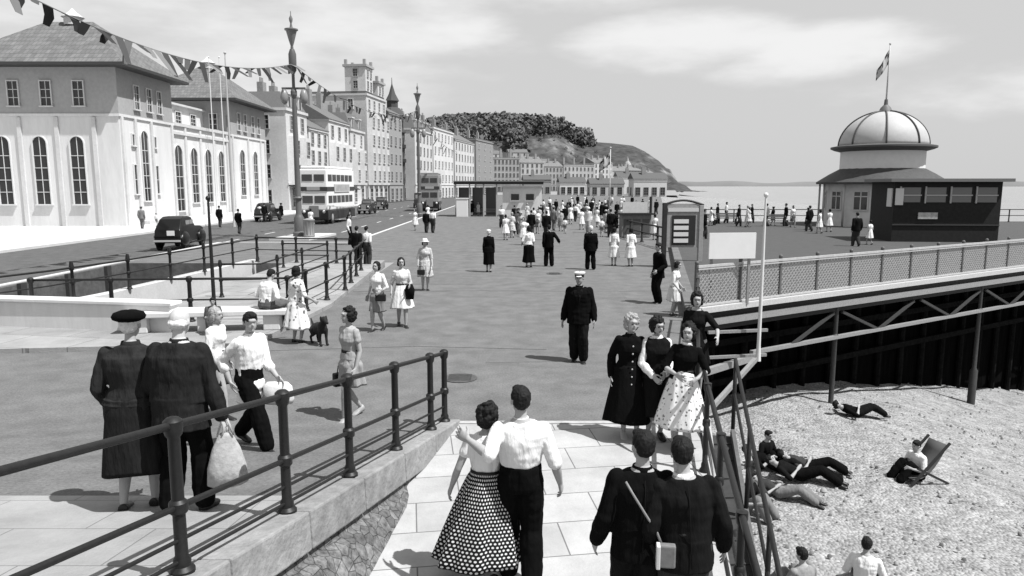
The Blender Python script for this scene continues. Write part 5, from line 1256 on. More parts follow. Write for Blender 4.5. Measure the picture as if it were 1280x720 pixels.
for i in range(12):
    a = R(15+30*i); x, y = math.cos(a), math.sin(a)
    q = MB(); q.box((3.83*x, 3.83*y, 1.95), (.1, .95, 1.3), a); f_ = q.build('window', M_glass, pvl)
    q = MB(); 
    for t in (-.5, 0, .5): q.box((3.86*x-t*y*1.0, 3.86*y+t*x*1.0, 1.95), (.12, .07, 1.4), a)
    for z in (1.25, 2.25, 2.62): q.box((3.86*x, 3.86*y, z), (.12, 1.05, .07), a)
    q.build('frame', M_white, f_)
    a2 = R(30*i); q = MB(); q.tube([(4.3*math.cos(a2), 4.3*math.sin(a2), 0), (4.3*math.cos(a2), 4.3*math.sin(a2), 3.2)], .08, 8); q.build('column', mat(.5, .6), pvl, smooth=True)
fl = flag(1101, 55.9, 9.5+DZ, 4.0, 1.5, 1.1, 'small national flag hanging on the pole above the dome', mat(.06, .9), m2=mat(.55, .9), drop=.55); fl.location.x = PC.x; fl.location.y = PC.y
# dark kiosk in front of the pavilion, right
kd = empty('dark_kiosk', (20.8, 39.5, DZ), R(-6), label='tall black timber kiosk with a row of small windows at the right of the pavilion', cat='kiosk')
q = MB(); q.bb(0, 5.5, 0, 3.2, 0, 3.25); q.build('wall', mat(.018, .8, 5, .4), kd)
q = MB(); q.bb(-.35, 5.9, -.4, 3.5, 3.25, 3.42); q.build('roof', mat(.2, .7), kd)
for i in range(4):
    q = MB(); q.bb(.35+i*1.3, 1.35+i*1.3, -.04, .02, 2.15, 2.95); f_ = q.build('window', mat(.16, .2, spec=.6), kd); q = MB(); q.bb(.3+i*1.3, 1.4+i*1.3, -.07, -.041, 2.5, 2.56); q.bb(.27+i*1.3, .34+i*1.3, -.07, 0, 2.1, 3.0); q.build('frame', mat(.5, .7), f_)
q = MB(); q.bb(-.06, .0, .2, .8, 1.9, 2.9); q.bb(.05, .45, -.1, -.02, 2.0, 2.9); q.build('notice', mat(.7, .8), kd)
q = MB(); q.bb(1.3, 2.3, -.06, -.01, 1.25, 1.6); q.build('poster', mat(.5, .8, 8, .4), kd)
q = MB(); q.bb(0, 5.5, -.05, 0, .9, .96); q.build('counter_rail', mat(.06, .6), kd)

# ------------------------------------------------------------------ notice board and sign
NBP = at(829, 334); nb = empty('notice_board', NBP, R(2), label='wooden notice board with curved top and pale strips at the pier deck corner', cat='notice board')
mf_ = mat(.36, .8, 12, .2)
for x in (0, 1.02): q = MB(); q.bb(x-.06, x+.06, -.06, .06, 0, 2.72 if x == 0 else 2.62); q.build('post', mf_ if x else M_dark, nb, bevel=.01)
q = MB(); n_ = 12; q.tube([(x, 0, 2.62+.2*math.sin(math.pi*i/n_)) for i, x in enumerate([-.06+1.14*i/n_ for i in range(n_+1)])], .045, 8); q.build('arched_top', M_dark, nb, smooth=True)
q = MB(); q.bb(.06, .96, -.03, .03, .85, 2.68); q.build('board', mf_, nb)
q = MB(); q.bb(.2, .86, -.05, -.031, .95, 2.2); bd_ = q.build('panel', mat(.03, .4), nb)
for i in range(4): q = MB(); q.bb(.25, .66, -.07, -.051, 1.05+i*.27, 1.05+i*.27+.17); q.build('notice', mat(.7, .8), bd_)
q = MB(); q.bb(.08, .94, -.05, -.031, 2.35, 2.5); q.build('heading_strip', mat(.6, .8), nb)
nb.scale = (1.45, 1.6, .96)
sg = empty('white_sign', (5.0, 18.25, DZ), math.atan2(DD.y, DD.x)*.25, label='blank white rectangular board fixed above the lattice railing beside the notice board', cat='sign')
q = MB(); q.bb(0, 1.25, -.03, .02, 1.2, 1.86); q.build('panel', mat(.78, .7, 4, .04), sg); q = MB()
for x in (.1, 1.12): q.bb(x-.03, x+.03, .021, .08, 0, 1.8)
q.build('support', M_ironl, sg)
rr2 = railing('deck_barrier', [(7.2, 55), (7.4, 45), (8.2, 36)], 'low dark barrier rails running back beside the crowd beyond the notice board', z_flat, spacing=3, m=M_dark, hts=(1.1, .6), rr=(.05, .04), pr=.07)

ls = empty('low_stall', (7.0, 46, 0), R(4), label='low grey promenade stall with a dark counter slab left of the notice board', cat='stall')
q = MB(); q.bb(0, 1.9, 0, .8, .05, 1.45); q.build('body', mat(.22, .8, 5, .3), ls)
for x in (.12, .72, 1.32): q = MB(); q.bb(x, x+.48, -.02, -.003, .25, 1.2); q.build('panel', mat(.1, .6), ls)
q = MB(); q.bb(-.12, 2.02, -.2, .95, 1.451, 1.56); q.build('counter', mat(.02, .6), ls)
q = MB(); q.bb(.1, 1.7, .3, .36, 1.57, 2.25); q.build('price_board', mat(.6, .8, 6, .1), ls)
for x in (1.95,): q = MB(); q.tube([(x, .4, 1.56), (x, .4, 2.6)], .09, 8); q.build('post', mat(.04, .6), ls)

# ================================================================== PEOPLE
BK = cloth(.006, .25, .02); BK2 = cloth(.011, .3, .02); CH_ = cloth(.05, .2); GY = cloth(.2, .15); LG = cloth(.45, .1); WH = cloth(.82, .04, .03); CR = cloth(.68, .06, .03)
def S_(m, **k): return ('shirt', m, k)
def J_(m, **k): return ('jacket', m, k)
def T_(m): return ('trousers', m)
def K_(m, **k): return ('skirt', m, k)
# --- couple walking away in the foreground
p = head_at(651, 480, 1.80, z_path); man = fig(1.80, 'm', 3, LF=(.06, -.05), RF=(-.055, .05), RH=(-.19, -.04, .50), LH=(.245, .045, .745), LE=(.7, .9, -.5), Rc=.9, Lc=.45, hair='short', side=0.0, hy=R(8),
    garments=(S_(WH, sl=.5, hem=.08, inf=.014, collar=1), ('trousers', BK, dict(top=.11)), ('belt', M_black, .094)), fat=1.04)
PM = place(man, p, 180, 'man in white shirt and black trousers walking away, arm round the woman in polka dots').location.copy()
p2 = head_at(615, 503, 1.62, z_path); p2.x = p.x-.31; p2.y = p.y+.10; p2.z = z_path(p2)
sk_dots = pattern('dots', .015, .75)
wom = fig(1.62, 'f', 3, LF=(.04, -.06), RF=(-.05, .04), LH=(.185, -.05, .50), RH=(-.17, -.07, .60), Lc=.8, hair='curly', hy=R(-6), side=R(-2), heels=1,
    garments=(S_(WH, sl=.3, hem=.06, inf=.012), K_(sk_dots, top=.085, hem=.12, wr=.078, hr=.24, folds=8, amp=.02, dx=.04, nu=52, nv=26, seed=4, rd=.8), ('belt', M_black, .082)), shoes=M_black)
place(wom, p2, 180, 'curly haired woman in white blouse and flared polka dot skirt walking away')
# --- the two men at the bottom
bag = None
p = head_at(802, 537, 1.75, z_path)
m1 = fig(1.75, 'm', 3, LF=(.06, -.1), RF=(-.05, .1), Rz=.02, side=R(-2), lean=R(3), hair='short', LH=(.17, -.05, .5), RH=(-.17, -.1, .5), garments=(J_(BK, hem=.45, cm=BK, flare=.012), T_(BK2)), hy=R(10), fat=1.08)
place(m1, p, 180, 'man in a black jacket walking away with a strap and small bag across his back')
q = MB(); k = 1.75; F_ = lambda x, z, y=.13: (x*k, y*k, z*k)
sc = empty('shoulder_bag', p, R(180), label='small pale box bag on a thin strap across the back of a dark jacket', cat='bag')
q.tube([F_(.07, .80, .06), F_(.045, .76, .088), F_(-.005, .68, .099), F_(-.055, .60, .101), F_(-.075, .55, .104)], .009, 6); q.build('strap', mat(.25, .6), sc, smooth=True)
q = MB(); q.box(F_(-.092, .515, .125), (.12, .06, .17), R(-8)); q.build('case', mat(.2, .6, 20, .2), sc, bevel=.012); q = MB(); q.box(F_(-.056, .515, .128), (.028, .075, .175), R(-8)); q.build('edge_strap', mat(.65, .6), sc, bevel=.006)
p = head_at(862, 546, 1.73, z_path)
m2_ = fig(1.73, 'm', 3, LF=(.06, .09), RF=(-.05, -.09), Lz=.02, side=R(2.5), lean=R(4), hair='short', LH=(.16, -.06, .5), RH=(-.175, -.05, .5), hy=R(-12), garments=(J_(BK2, hem=.44, cm=WH, flare=.014), T_(cloth(.04))), fat=1.08)
place(m2_, p, 180, 'man in dark jacket with pale shirt collar walking away beside the beach railing')
# --- trio of women facing the camera
p = head_at(788, 391, 1.66, z_flat)
a1 = fig(1.66, 'f', 3, LF=(.06, -.04), RF=(-.03, .02), side=R(2.5), pel=(-.008, 0), hr=R(5), hair='curly', hairm=M_hairf, LH=(.14, .02, .5), RH=(-.135, .03, .5), hy=R(8), heels=1, shoes=mat(.5, .5),
    garments=(J_(BK, hem=.5, inf=.016, flare=.0, name='coat', cm=BK2), ('coat_skirt', BK, dict(top=.06, hem=.14, wr=.09, hr=.20, folds=6, amp=.014, seed=7, name='coat_skirt')), ('buttons', mat(.5, .3), 6)))
place(a1, p, 8, 'fair haired woman in a long black buttoned coat standing with two friends by the railing')
p = head_at(824, 396, 1.63, z_flat)+V((0, .1, 0))
a2 = fig(1.63, 'f', 3, LF=(.05, 0), RF=(-.05, 0), hair='curly', LH=(.05, -.14, .56), RH=(-.06, -.15, .55), LE=(.7, .6, -.3), RE=(-.7, .6, -.3), hy=R(20), hp=R(6),
    garments=(S_(WH, sl=1.0, hem=-.0, inf=.012, collar=1), ('jacket', BK2, dict(hem=.5, sl=0, inf=.024, name='pinafore', cm=WH)), ('coat_skirt', BK2, dict(top=.06, hem=.2, wr=.085, hr=.17, folds=7, amp=.012, seed=3, name='pinafore_skirt'))))
place(a2, p, 0, 'dark haired woman in black pinafore over white blouse, middle of the three friends')
p = head_at(854, 399, 1.62, z_flat)-V((0, .15, 0))
a3 = fig(1.62, 'f', 3, LF=(.02, -.06), RF=(-.05, .02), side=R(5), pel=(-.012, 0), hair='curly', LH=(.08, -.15, .585), RH=(-.07, -.17, .62), LE=(.8, .6, -.3), RE=(-.8, .6, -.3), hy=R(-14), hr=R(-4), heels=1, shoes=mat(.5, .5),
    garments=(S_(BK, sl=.5, hem=-.0, inf=.012, collar=1, cm=WH), K_(pattern('floral', .85, .22, 1.7), top=.085, hem=.17, wr=.075, hr=.205, folds=9, amp=.016, seed=8), ('belt', M_black, .085)))
place(a3, p, -10, 'woman in black top with white collar and full white floral skirt at the railing')
p = head_at(872, 364, 1.66, z_flat)
a4 = fig(1.66, 'f', 2, LF=(.05, 0), RF=(-.05, 0), hair='curly', LH=(.21, -.17, .60), RH=(-.1, -.15, .55), LE=(.6, .4, -.5), hy=R(10), garments=(S_(BK2, sl=.5, hem=0), K_(BK2, hem=.3, hr=.14)))
place(a4, p, -20, 'woman standing behind the three friends with one bare arm stretched to the railing')
# --- two elderly men at the left on the terrace
p = feet_at(177, 634, z_terr)
o1 = fig(1.72, 'f', 3, LF=(.07, .03), RF=(-.06, -.02), hair='short', hairm=M_hairg, hat=('beret', BK), LH=(.15, -.1, .52), RH=(-.15, -.1, .52), lean=R(3), fat=1.18, sw=.108,
    garments=(J_(cloth(.03, .3, .03), hem=.45, inf=.022, flare=.0, cm=cloth(.03, .3, .03), name='coat'), ('coat_skirt', cloth(.02, .3, .03), dict(top=.05, hem=.2, wr=.115, hr=.165, folds=5, amp=.008, seed=2, name='coat_skirt'))))
place(o1, p, 190, 'stout elderly person in dark grey overcoat and black beret, seen from behind, far left')
p = feet_at(234, 640, z_terr)
o2 = fig(1.75, 'm', 3, LF=(.07, .02), RF=(-.07, -.04), hair='bald', hairm=M_hairg, skin=mat(.55, .55, 30, .06), LH=(.15, -.13, .52), RH=(-.19, -.02, .46), lean=R(5), fat=1.15, hp=R(6),
    garments=(J_(cloth(.022, .35, .03), hem=.42, inf=.022, flare=.012, cm=cloth(.022, .35, .03)), T_(BK)))
place(o2, p, 178, 'bald elderly man in a dark suit seen from behind carrying a pale shopping bag')
def carrier(loc, s_, label, m, h_=.36, w_=.26):
    root = empty('shopping_bag', loc, R(20), label=label, cat='bag')
    q = MB(); rs = []
    for z, a, b in ((0, .40, .16), (.04, .5, .22), (.35, .47, .2), (.7, .34, .10), (.92, .2, .04), (1.0, .12, .03)): rs.append(((0, 0, z*h_*s_), (a*w_*s_, 0, 0), (0, b*w_*s_*1.4, 0)))
    q.loft(rs, 20); q.build('sack', m, root, smooth=True)
    for y in (-.02, .02): q = MB(); q.tube([(-.05*s_, y, h_*s_*.95), (-.02, y, h_*s_*1.25), (.02, y, h_*s_*1.25), (.05*s_, y, h_*s_*.95)], .007, 6); q.build('handle', m, root, smooth=True)
    return root
j = JO[o2.name]; hw_ = Matrix.Rotation(R(178), 3, 'Z')@j['Rw']+o2.location
carrier(hw_+V((0.02, 0, -.60)), 1.25, 'pale cloth shopping bag hanging from the hand of the bald man', mat(.45, .9, 20, .25, .01, 20))
# --- striding youth
p = feet_at(316, 558, z_terr)
y1 = fig(1.70, 'm', 3, LF=(.05, .17), RF=(-.05, -.20), Lz=.035, Rz=0, hair='short', LH=(.10, -.16, .50), RH=(-.13, .04, .5), lean=R(4), hy=R(-25), hipz=.505, paint=False,
    garments=(S_(WH, sl=.75, hem=.0, inf=.014, collar=1), T_(BK), ('coat_skirt', WH, dict(top=.05, hem=.33, wr=.072, hr=.10, folds=5, amp=.01, seed=3, name='apron', rd=.8))))
place(y1, p, 62, 'dark haired youth in white shirt and light apron over black trousers, striding right')
j = JO[y1.name]; hw_ = Matrix.Rotation(R(62), 3, 'Z')@j['Lw']+y1.location
q = MB(); q.loft([((0, 0, -.26), (.17, 0, 0), (0, .07, 0)), ((0, 0, -.2), (.19, 0, 0), (0, .09, 0)), ((0, 0, -.05), (.17, 0, 0), (0, .06, 0)), ((0, 0, .0), (.12, 0, 0), (0, .02, 0))], 18)
q.build('paper_bag', mat(.7, .9, 10, .1, .01, 12), smooth=True); o = bpy.context.scene.objects['paper_bag']; o.location = hw_+V((.02, -.05, -.05)); tag(o, 'white paper bag carried low by the striding youth', 'bag')
p = feet_at(276, 520, z_terr); y2 = fig(1.62, 'f', 2, LF=(.05, .1), RF=(-.05, -.1), hair='bob', hairm=M_hairf, RH=(-.12, -.1, .5), garments=(S_(WH, sl=.5), K_(cloth(.04), hem=.3, hr=.12)))
place(y2, p, 75, 'fair haired woman in a white blouse half hidden behind the striding youth')
# --- woman walking, centre left
p = feet_at(440, 522, z_terr)
wk = fig(1.64, 'f', 3, LF=(.03, -.11), RF=(-.03, .12), Rz=.03, hair='curly', LH=(.12, -.04, .47), RH=(-.14, .05, .5), hy=R(-12), heels=1, hipz=.522, shoes=mat(.4, .5),
    garments=(S_(cloth(.42), sl=.3, hem=.0, inf=.010), K_(cloth(.36, .12, .03), top=.08, hem=.3, wr=.068, hr=.135, folds=6, amp=.012, dy=.02, seed=6), ('belt', CH_, .08)))
place(wk, p, -38, 'woman in a grey belted dress walking towards the viewer with a dark handbag')
j = JO[wk.name]; hw_ = Matrix.Rotation(R(-38), 3, 'Z')@j['Rw']+wk.location
def handbag(loc, label, m=M_black, s_=1, rz=0, h_=.2):
    root = empty('handbag', loc, rz, label=label, cat='handbag'); q = MB(); q.prism([(-.15*s_, -.05*s_), (.15*s_, -.05*s_), (.15*s_, .05*s_), (-.15*s_, .05*s_)], 0, h_*s_); q.build('bag', m, root, bevel=.02)
    q = MB(); q.tube([(-.09*s_, 0, h_*s_-.02), (-.07*s_, 0, h_*s_+.1), (.07*s_, 0, h_*s_+.1), (.09*s_, 0, h_*s_-.02)], .009, 6); q.build('handle', m, root, smooth=True); return root
handbag(hw_+V((-.03, 0, -.40)), 'dark handbag with a white scarf held by the walking woman in grey', rz=R(40))
# --- pair of women behind, and the one in the white hat
p = feet_at(473, 413); w1 = fig(1.62, 'f', 2, LF=(.04, .09), RF=(-.04, -.09), Lz=.02, hair='bob', LH=(.12, -.12, .58), RH=(-.16, .02, .5), garments=(S_(WH, sl=.5, collar=1), K_(cloth(.26), hem=.28, hr=.125, folds=5)))
place(w1, p, -20, 'dark haired woman in a white blouse and grey skirt, left of a walking pair')
j = JO[w1.name]; handbag(Matrix.Rotation(R(-20), 3, 'Z')@j['Lw']+w1.location+V((0, 0, -.22)), 'small black handbag of the woman in the grey skirt', s_=.8)
p = feet_at(503, 408); w2 = fig(1.66, 'f', 2, LF=(.04, -.08), RF=(-.04, .09), Rz=.02, hair='bob', LH=(.1, -.12, .6), RH=(-.15, -.04, .5), garments=(S_(CR, sl=.5), K_(WH, hem=.27, hr=.17, folds=8, amp=.014), ('belt', CH_, .08)))
place(w2, p, 15, 'woman in a full white skirt carrying a dark jacket, right of the walking pair')
j = JO[w2.name]; q = MB(); q.loft([((0, 0, -.32), (.09, 0, 0), (0, .05, 0)), ((0, 0, -.1), (.12, 0, 0), (0, .06, 0)), ((0, 0, .03), (.07, 0, 0), (0, .05, 0))], 12); o = q.build('folded_jacket', BK2, smooth=True); o.location = Matrix.Rotation(R(15), 3, 'Z')@j['Lw']+w2.location; tag(o, 'dark jacket hung over the arm of the woman in the white skirt', 'jacket')
p = feet_at(532, 363); w3 = fig(1.66, 'f', 2, LF=(.04, 0), RF=(-.05, .02), hair='bob', hat=('brim', WH), LH=(.13, -.1, .5), RH=(-.14, -.08, .5), garments=(J_(pattern('floral', .5, .75, 1.4), sl=.5, hem=.46), ('coat_skirt', pattern('floral', .5, .75, 1.4), dict(top=.05, hem=.27, wr=.09, hr=.15, name='dress_skirt'))))
place(w3, p, 10, 'woman in a pale patterned dress and white hat standing alone left of the middle')
j = JO[w3.name]; handbag(Matrix.Rotation(R(10), 3, 'Z')@j['Rw']+w3.location+V((.1, -.05, -.3)), 'dark handbag in front of the woman in the white hat', s_=.8)
# --- floral dress woman with dog, man on bench
p = feet_at(372, 428, lambda p: .0); fd = fig(1.66, 'f', 2, LF=(.06, 0), RF=(-.06, 0), hair='bob', LH=(.12, -.12, .52), RH=(-.2, -.1, .55), side=R(-4), fat=1.08, garments=(S_(pattern('floral', .82, .2, .9), sl=.5, inf=.014), K_(pattern('floral', .82, .2, .9), hem=.2, hr=.19, folds=8, amp=.014, seed=5)))
place(fd, p, 150, 'woman in a long white dress with dark flower motifs standing by the stone bench')
p = V((-5.5, 15.95, .12)); mb_ = fig(1.78, 'm', 2, hipz=.30, pel=(0, .02), LF=(.09, -.24), RF=(-.09, -.24), kneepole=(0, -.5, 1), LH=(.2, -.14, .36), RH=(-.2, -.14, .36), lean=R(14), hair='short', hp=R(12), fat=1.08, garments=(S_(WH, sl=.5, inf=.016), T_(cloth(.12))))
place(mb_, p, 150, 'man in bright white shirt sitting on the stone bench with his back turned')
p = V((-6.0, 14.6, .12)); sc_ = fig(1.2, 'm', 2, hipz=.2, LF=(.08, -.26), RF=(-.08, -.2), kneepole=(0, -.5, 1), LH=(.1, -.2, .3), RH=(-.1, -.2, .3), lean=R(10), hair='short', garments=(S_(cloth(.1), sl=.5), T_(cloth(.12))))
p = feet_at(268, 415, lambda p: .12); place(sc_, p, 20, 'small child in dark clothes sitting low on the pale paving behind the striding youth')
# dog
def dog(loc, yaw):
    q = MB(); 
    q.ball((0, 0, .34), (.11, .2, .13)); q.ball((0, -.17, .38), (.10, .12, .14)); q.ball((0, .16, .3), (.10, .13, .13)); q.ball((0, -.27, .55), (.075, .09, .08)); seg(q, (V((0, -.2, .42))), V((0, -.26, .53)), .075, .06)
    seg(q, V((0, -.33, .53)), V((0, -.42, .51)), .045, .03)
    for s_ in (-1, 1):
        seg(q, V((s_*.07, -.2, .33)), V((s_*.07, -.2, .17)), .045, .03); seg(q, V((s_*.07, -.2, .17)), V((s_*.07, -.22, .03)), .03, .026); q.ball((s_*.07, -.25, .025), (.03, .05, .025))
        seg(q, V((s_*.07, .17, .3)), V((s_*.075, .12, .2)), .07, .045); seg(q, V((s_*.075, .12, .2)), V((s_*.075, .24, .13)), .04, .026); seg(q, V((s_*.075, .24, .13)), V((s_*.075, .2, .03)), .026, .024); q.ball((s_*.075, .17, .025), (.03, .05, .025))
        q.ball((s_*.06, -.25, .58), (.02, .04, .06))
    seg(q, V((0, .26, .36)), V((0, .36, .5)), .03, .015)
    o = bake(q, 'dog', mat(.015, .8, 60, .4, .01, 50), 2); o.location = loc; o.rotation_euler = (0, 0, yaw); return tag(o, 'small black dog sitting by the feet of the woman in the flowered dress', 'dog')
dog(feet_at(399, 430), R(40))
# --- man with peaked cap
p = feet_at(723, 452)
cp = fig(1.74, 'm', 3, LF=(.055, -.02), RF=(-.05, .04), hair='short', hat=('peaked', WH), LH=(.165, -.03, .48), RH=(-.17, .0, .47), skin=mat(.3, .6), fat=1.12, garments=(J_(BK, hem=.43, inf=.02, cm=BK, flare=.014), T_(BK2)))
place(cp, p, -12, 'man in black uniform and white topped peaked cap, alone on the open promenade')
# --- middle distance
p = feet_at(611, 340); o = fig(1.66, 'f', 2, LF=(.04, -.03), RF=(-.04, .04), hair='short', hairm=M_hairg, hat=('flat', WH), garments=(J_(BK, hem=.45, inf=.024, name='coat'), ('coat_skirt', BK, dict(top=.05, hem=.18, wr=.105, hr=.13, folds=5, amp=.006, name='coat_skirt'))), fat=1.1)
place(o, p, 178, 'figure in a long black coat and white cap alone left of the middle group')
p = feet_at(661, 334); o = fig(1.72, 'f', 2, hair='bob', LF=(.05, 0), RF=(-.05, .02), LH=(.16, -.1, .55), garments=(S_(WH, sl=.5), K_(BK, hem=.12, hr=.15, folds=6)), fat=1.1)
place(o, p, 185, 'tall woman in a white blouse and long black skirt in the middle group')
p = feet_at(686, 333); o = fig(1.74, 'm', 2, hair='short', LF=(.07, 0), RF=(-.07, 0), RH=(-.24, -.06, .58), garments=(J_(BK, hem=.45, inf=.016), T_(BK)))
place(o, p, 180, 'man in a black suit with elbow out beside the woman in the long black skirt')
p = feet_at(738, 337); o = fig(1.76, 'm', 2, hair='short', hairm=M_hairg, LF=(.07, 0), RF=(-.07, .02), fat=1.2, garments=(J_(BK, hem=.42, inf=.02), T_(BK)))
place(o, p, 180, 'broad man in a black suit with grey hair walking away right of the middle group')
for px_, py_, lb, yw in ((767, 332, 'woman in a plain white dress next to the broad man in black', 170), (788, 333, 'woman in a long white coat dress, right one of two women in white', 190)):
    p = feet_at(px_, py_); o = fig(1.62, 'f', 2, hair='bob', LF=(.04, 0), RF=(-.04, .02), garments=(S_(WH, sl=.5, inf=.012), K_(WH, hem=.22, hr=.15, folds=7))); place(o, p, yw, lb)
p = feet_at(822, 379); o = fig(1.74, 'm', 2, hair='short', LF=(.05, 0), RF=(-.05, .02), LH=(.15, -.1, .55), hp=R(8), garments=(J_(BK, hem=.42, inf=.018), T_(BK))); place(o, p, -70, 'man in a black suit standing sideways at the notice board')
p = feet_at(841, 394); o = fig(1.42, 'f', 2, hair='bob', LF=(.05, 0), RF=(-.05, .02), LH=(.12, -.12, .5), RH=(-.12, -.12, .5), lean=R(8), garments=(S_(WH, sl=.5, inf=.014), K_(CR, hem=.27, hr=.15))); place(o, p, 60, 'girl in a white dress standing in front of the notice board')
p = feet_at(437, 306); o = fig(1.74, 'm', 1, hair='short', garments=(S_(CR, sl=1.0), T_(BK))); place(o, p, 90, 'man in a light shirt and dark trousers at the road edge behind the railings')
for px_, py_, lb, g_, sx in ((447, 333, 'dark suited man at the far corner of the stair railings', (J_(BK2, hem=.44), T_(BK)), 'm'), (459, 333, 'small figure with a white top beside the dark suited man at the railings', (S_(WH, sl=.5), T_(CH_)), 'm')):
    p = feet_at(px_, py_); o = fig(1.68, sx, 1, hair='short', garments=g_); place(o, p, 160, lb)

# lapels, vents and seams that catch the light
def lapels(o, yaw, m, zs=.245):
    j = JO[o.name]; k = j['k']; sp, fw, sx = j['sp'], j['fw'], j['sx']
    for s_ in (-1, 1):
        q = MB(); pts = [sp(.292)+fw*.040*k+sx*s_*.034*k, sp(.25)+fw*.082*k+sx*s_*.05*k, sp(.20)+fw*.096*k+sx*s_*.03*k, sp(.12)+fw*.096*k+sx*s_*.004*k, sp(.2)+fw*.1*k+sx*s_*.006*k, sp(.26)+fw*.075*k+sx*s_*.018*k]
        q.add([tuple(p) for p in pts]+[tuple(p-fw*.012*k) for p in pts], [(0, 1, 2, 3, 4, 5), (11, 10, 9, 8, 7, 6)]+[(i, (i+1) % 6, 6+(i+1) % 6, 6+i) for i in range(6)]); l_ = q.build('lapel', m, o)
lapels(cp, 0, BK2)
def vent(o, m):
    j = JO[o.name]; k = j['k']; sp, fw, sx = j['sp'], j['fw'], j['sx']
    q = MB(); q.tube([tuple(sp(t)-fw*(d_)*k) for t, d_ in ((.27, .072), (.2, .092), (.12, .092), (.04, .092), (-.06, .1))], .0035, 5); q.build('back_seam', m, o, smooth=True)
for o_ in (m1, m2_, o2): vent(o_, BK2)
# --- crowd: a few built figures, copied one by one
ARC = {}
def arc(k, lod=0):
    if k in ARC: return ARC[k]
    W1 = dict(LF=(.05, -.08), RF=(-.05, .09), Rz=.02)
    d = {
     'suit': lambda: fig(1.74, 'm', lod, hair='short', garments=(J_(BK2, hem=.44, inf=.016), T_(CH_)), **W1),
     'midsuit': lambda: fig(1.76, 'm', lod, hair='short', hat=('brim', CH_), garments=(J_(cloth(.09), hem=.44, inf=.016), T_(cloth(.07))), LH=(.1, -.14, .58), **W1),
     'greydress': lambda: fig(1.6, 'f', lod, hair='bob', hat=('brim', LG), garments=(S_(LG, sl=.5), K_(GY, hem=.25, hr=.15)), RH=(-.1, -.14, .56), **W1),
     'shirtman': lambda: fig(1.74, 'm', lod, hair='short', garments=(S_(WH, sl=.5), T_(CH_)), **W1),
     'greyman': lambda: fig(1.74, 'm', lod, hair='short', hat=('flat', GY), garments=(J_(GY, hem=.44), T_(cloth(.15))), **W1),
     'whitedress': lambda: fig(1.62, 'f', lod, hair='bob', garments=(S_(WH, sl=.3), K_(WH, hem=.26, hr=.16)), **W1),
     'darkcoat': lambda: fig(1.62, 'f', lod, hair='bob', hat=('beret', BK), garments=(J_(BK2, hem=.46), ('coat_skirt', BK2, dict(top=.05, hem=.24, wr=.095, hr=.14, name='coat_skirt'))), **W1),
     'blouse': lambda: fig(1.62, 'f', lod, hair='bob', garments=(S_(WH, sl=.5), K_(cloth(.12), hem=.28, hr=.13)), **W1),
     'print': lambda: fig(1.62, 'f', lod, hair='bob', hairm=M_hairf, garments=(S_(pattern('floral', .6, .2, .8), sl=.5), K_(pattern('floral', .6, .2, .8), hem=.26, hr=.15)), **W1),
     'lightsuit': lambda: fig(1.76, 'm', lod, hair='short', hairm=M_hairg, hat=('brim', WH), garments=(J_(CR, hem=.44), T_(LG)), **W1),
     'child': lambda: fig(1.15, 'm', lod, hair='short', garments=(S_(WH, sl=.5), ('shorts', GY)), **W1),
    }
    o = d[k](); o.location = (0, -60, 0); ARC[k] = o; return o
first = set()
def crowd(k, px_, py_, lab, yaw=None, s=1.0, z=0, Y=None, group='people strolling in the far crowd'):
    src = arc(k); o = src if k not in first else copy_tree(src); first.add(k)
    p = at(px_, py_, z) if Y is None else atY(px_, 240, Y)
    p.z = z; o.location = p; o.rotation_euler = (0, 0, R(yaw if yaw is not None else (175+(px_*37) % 50-25 if (px_*13) % 3 else (px_*37) % 60-30))); o.scale = (s, s, s); tag(o, lab, 'person', group)
    return o
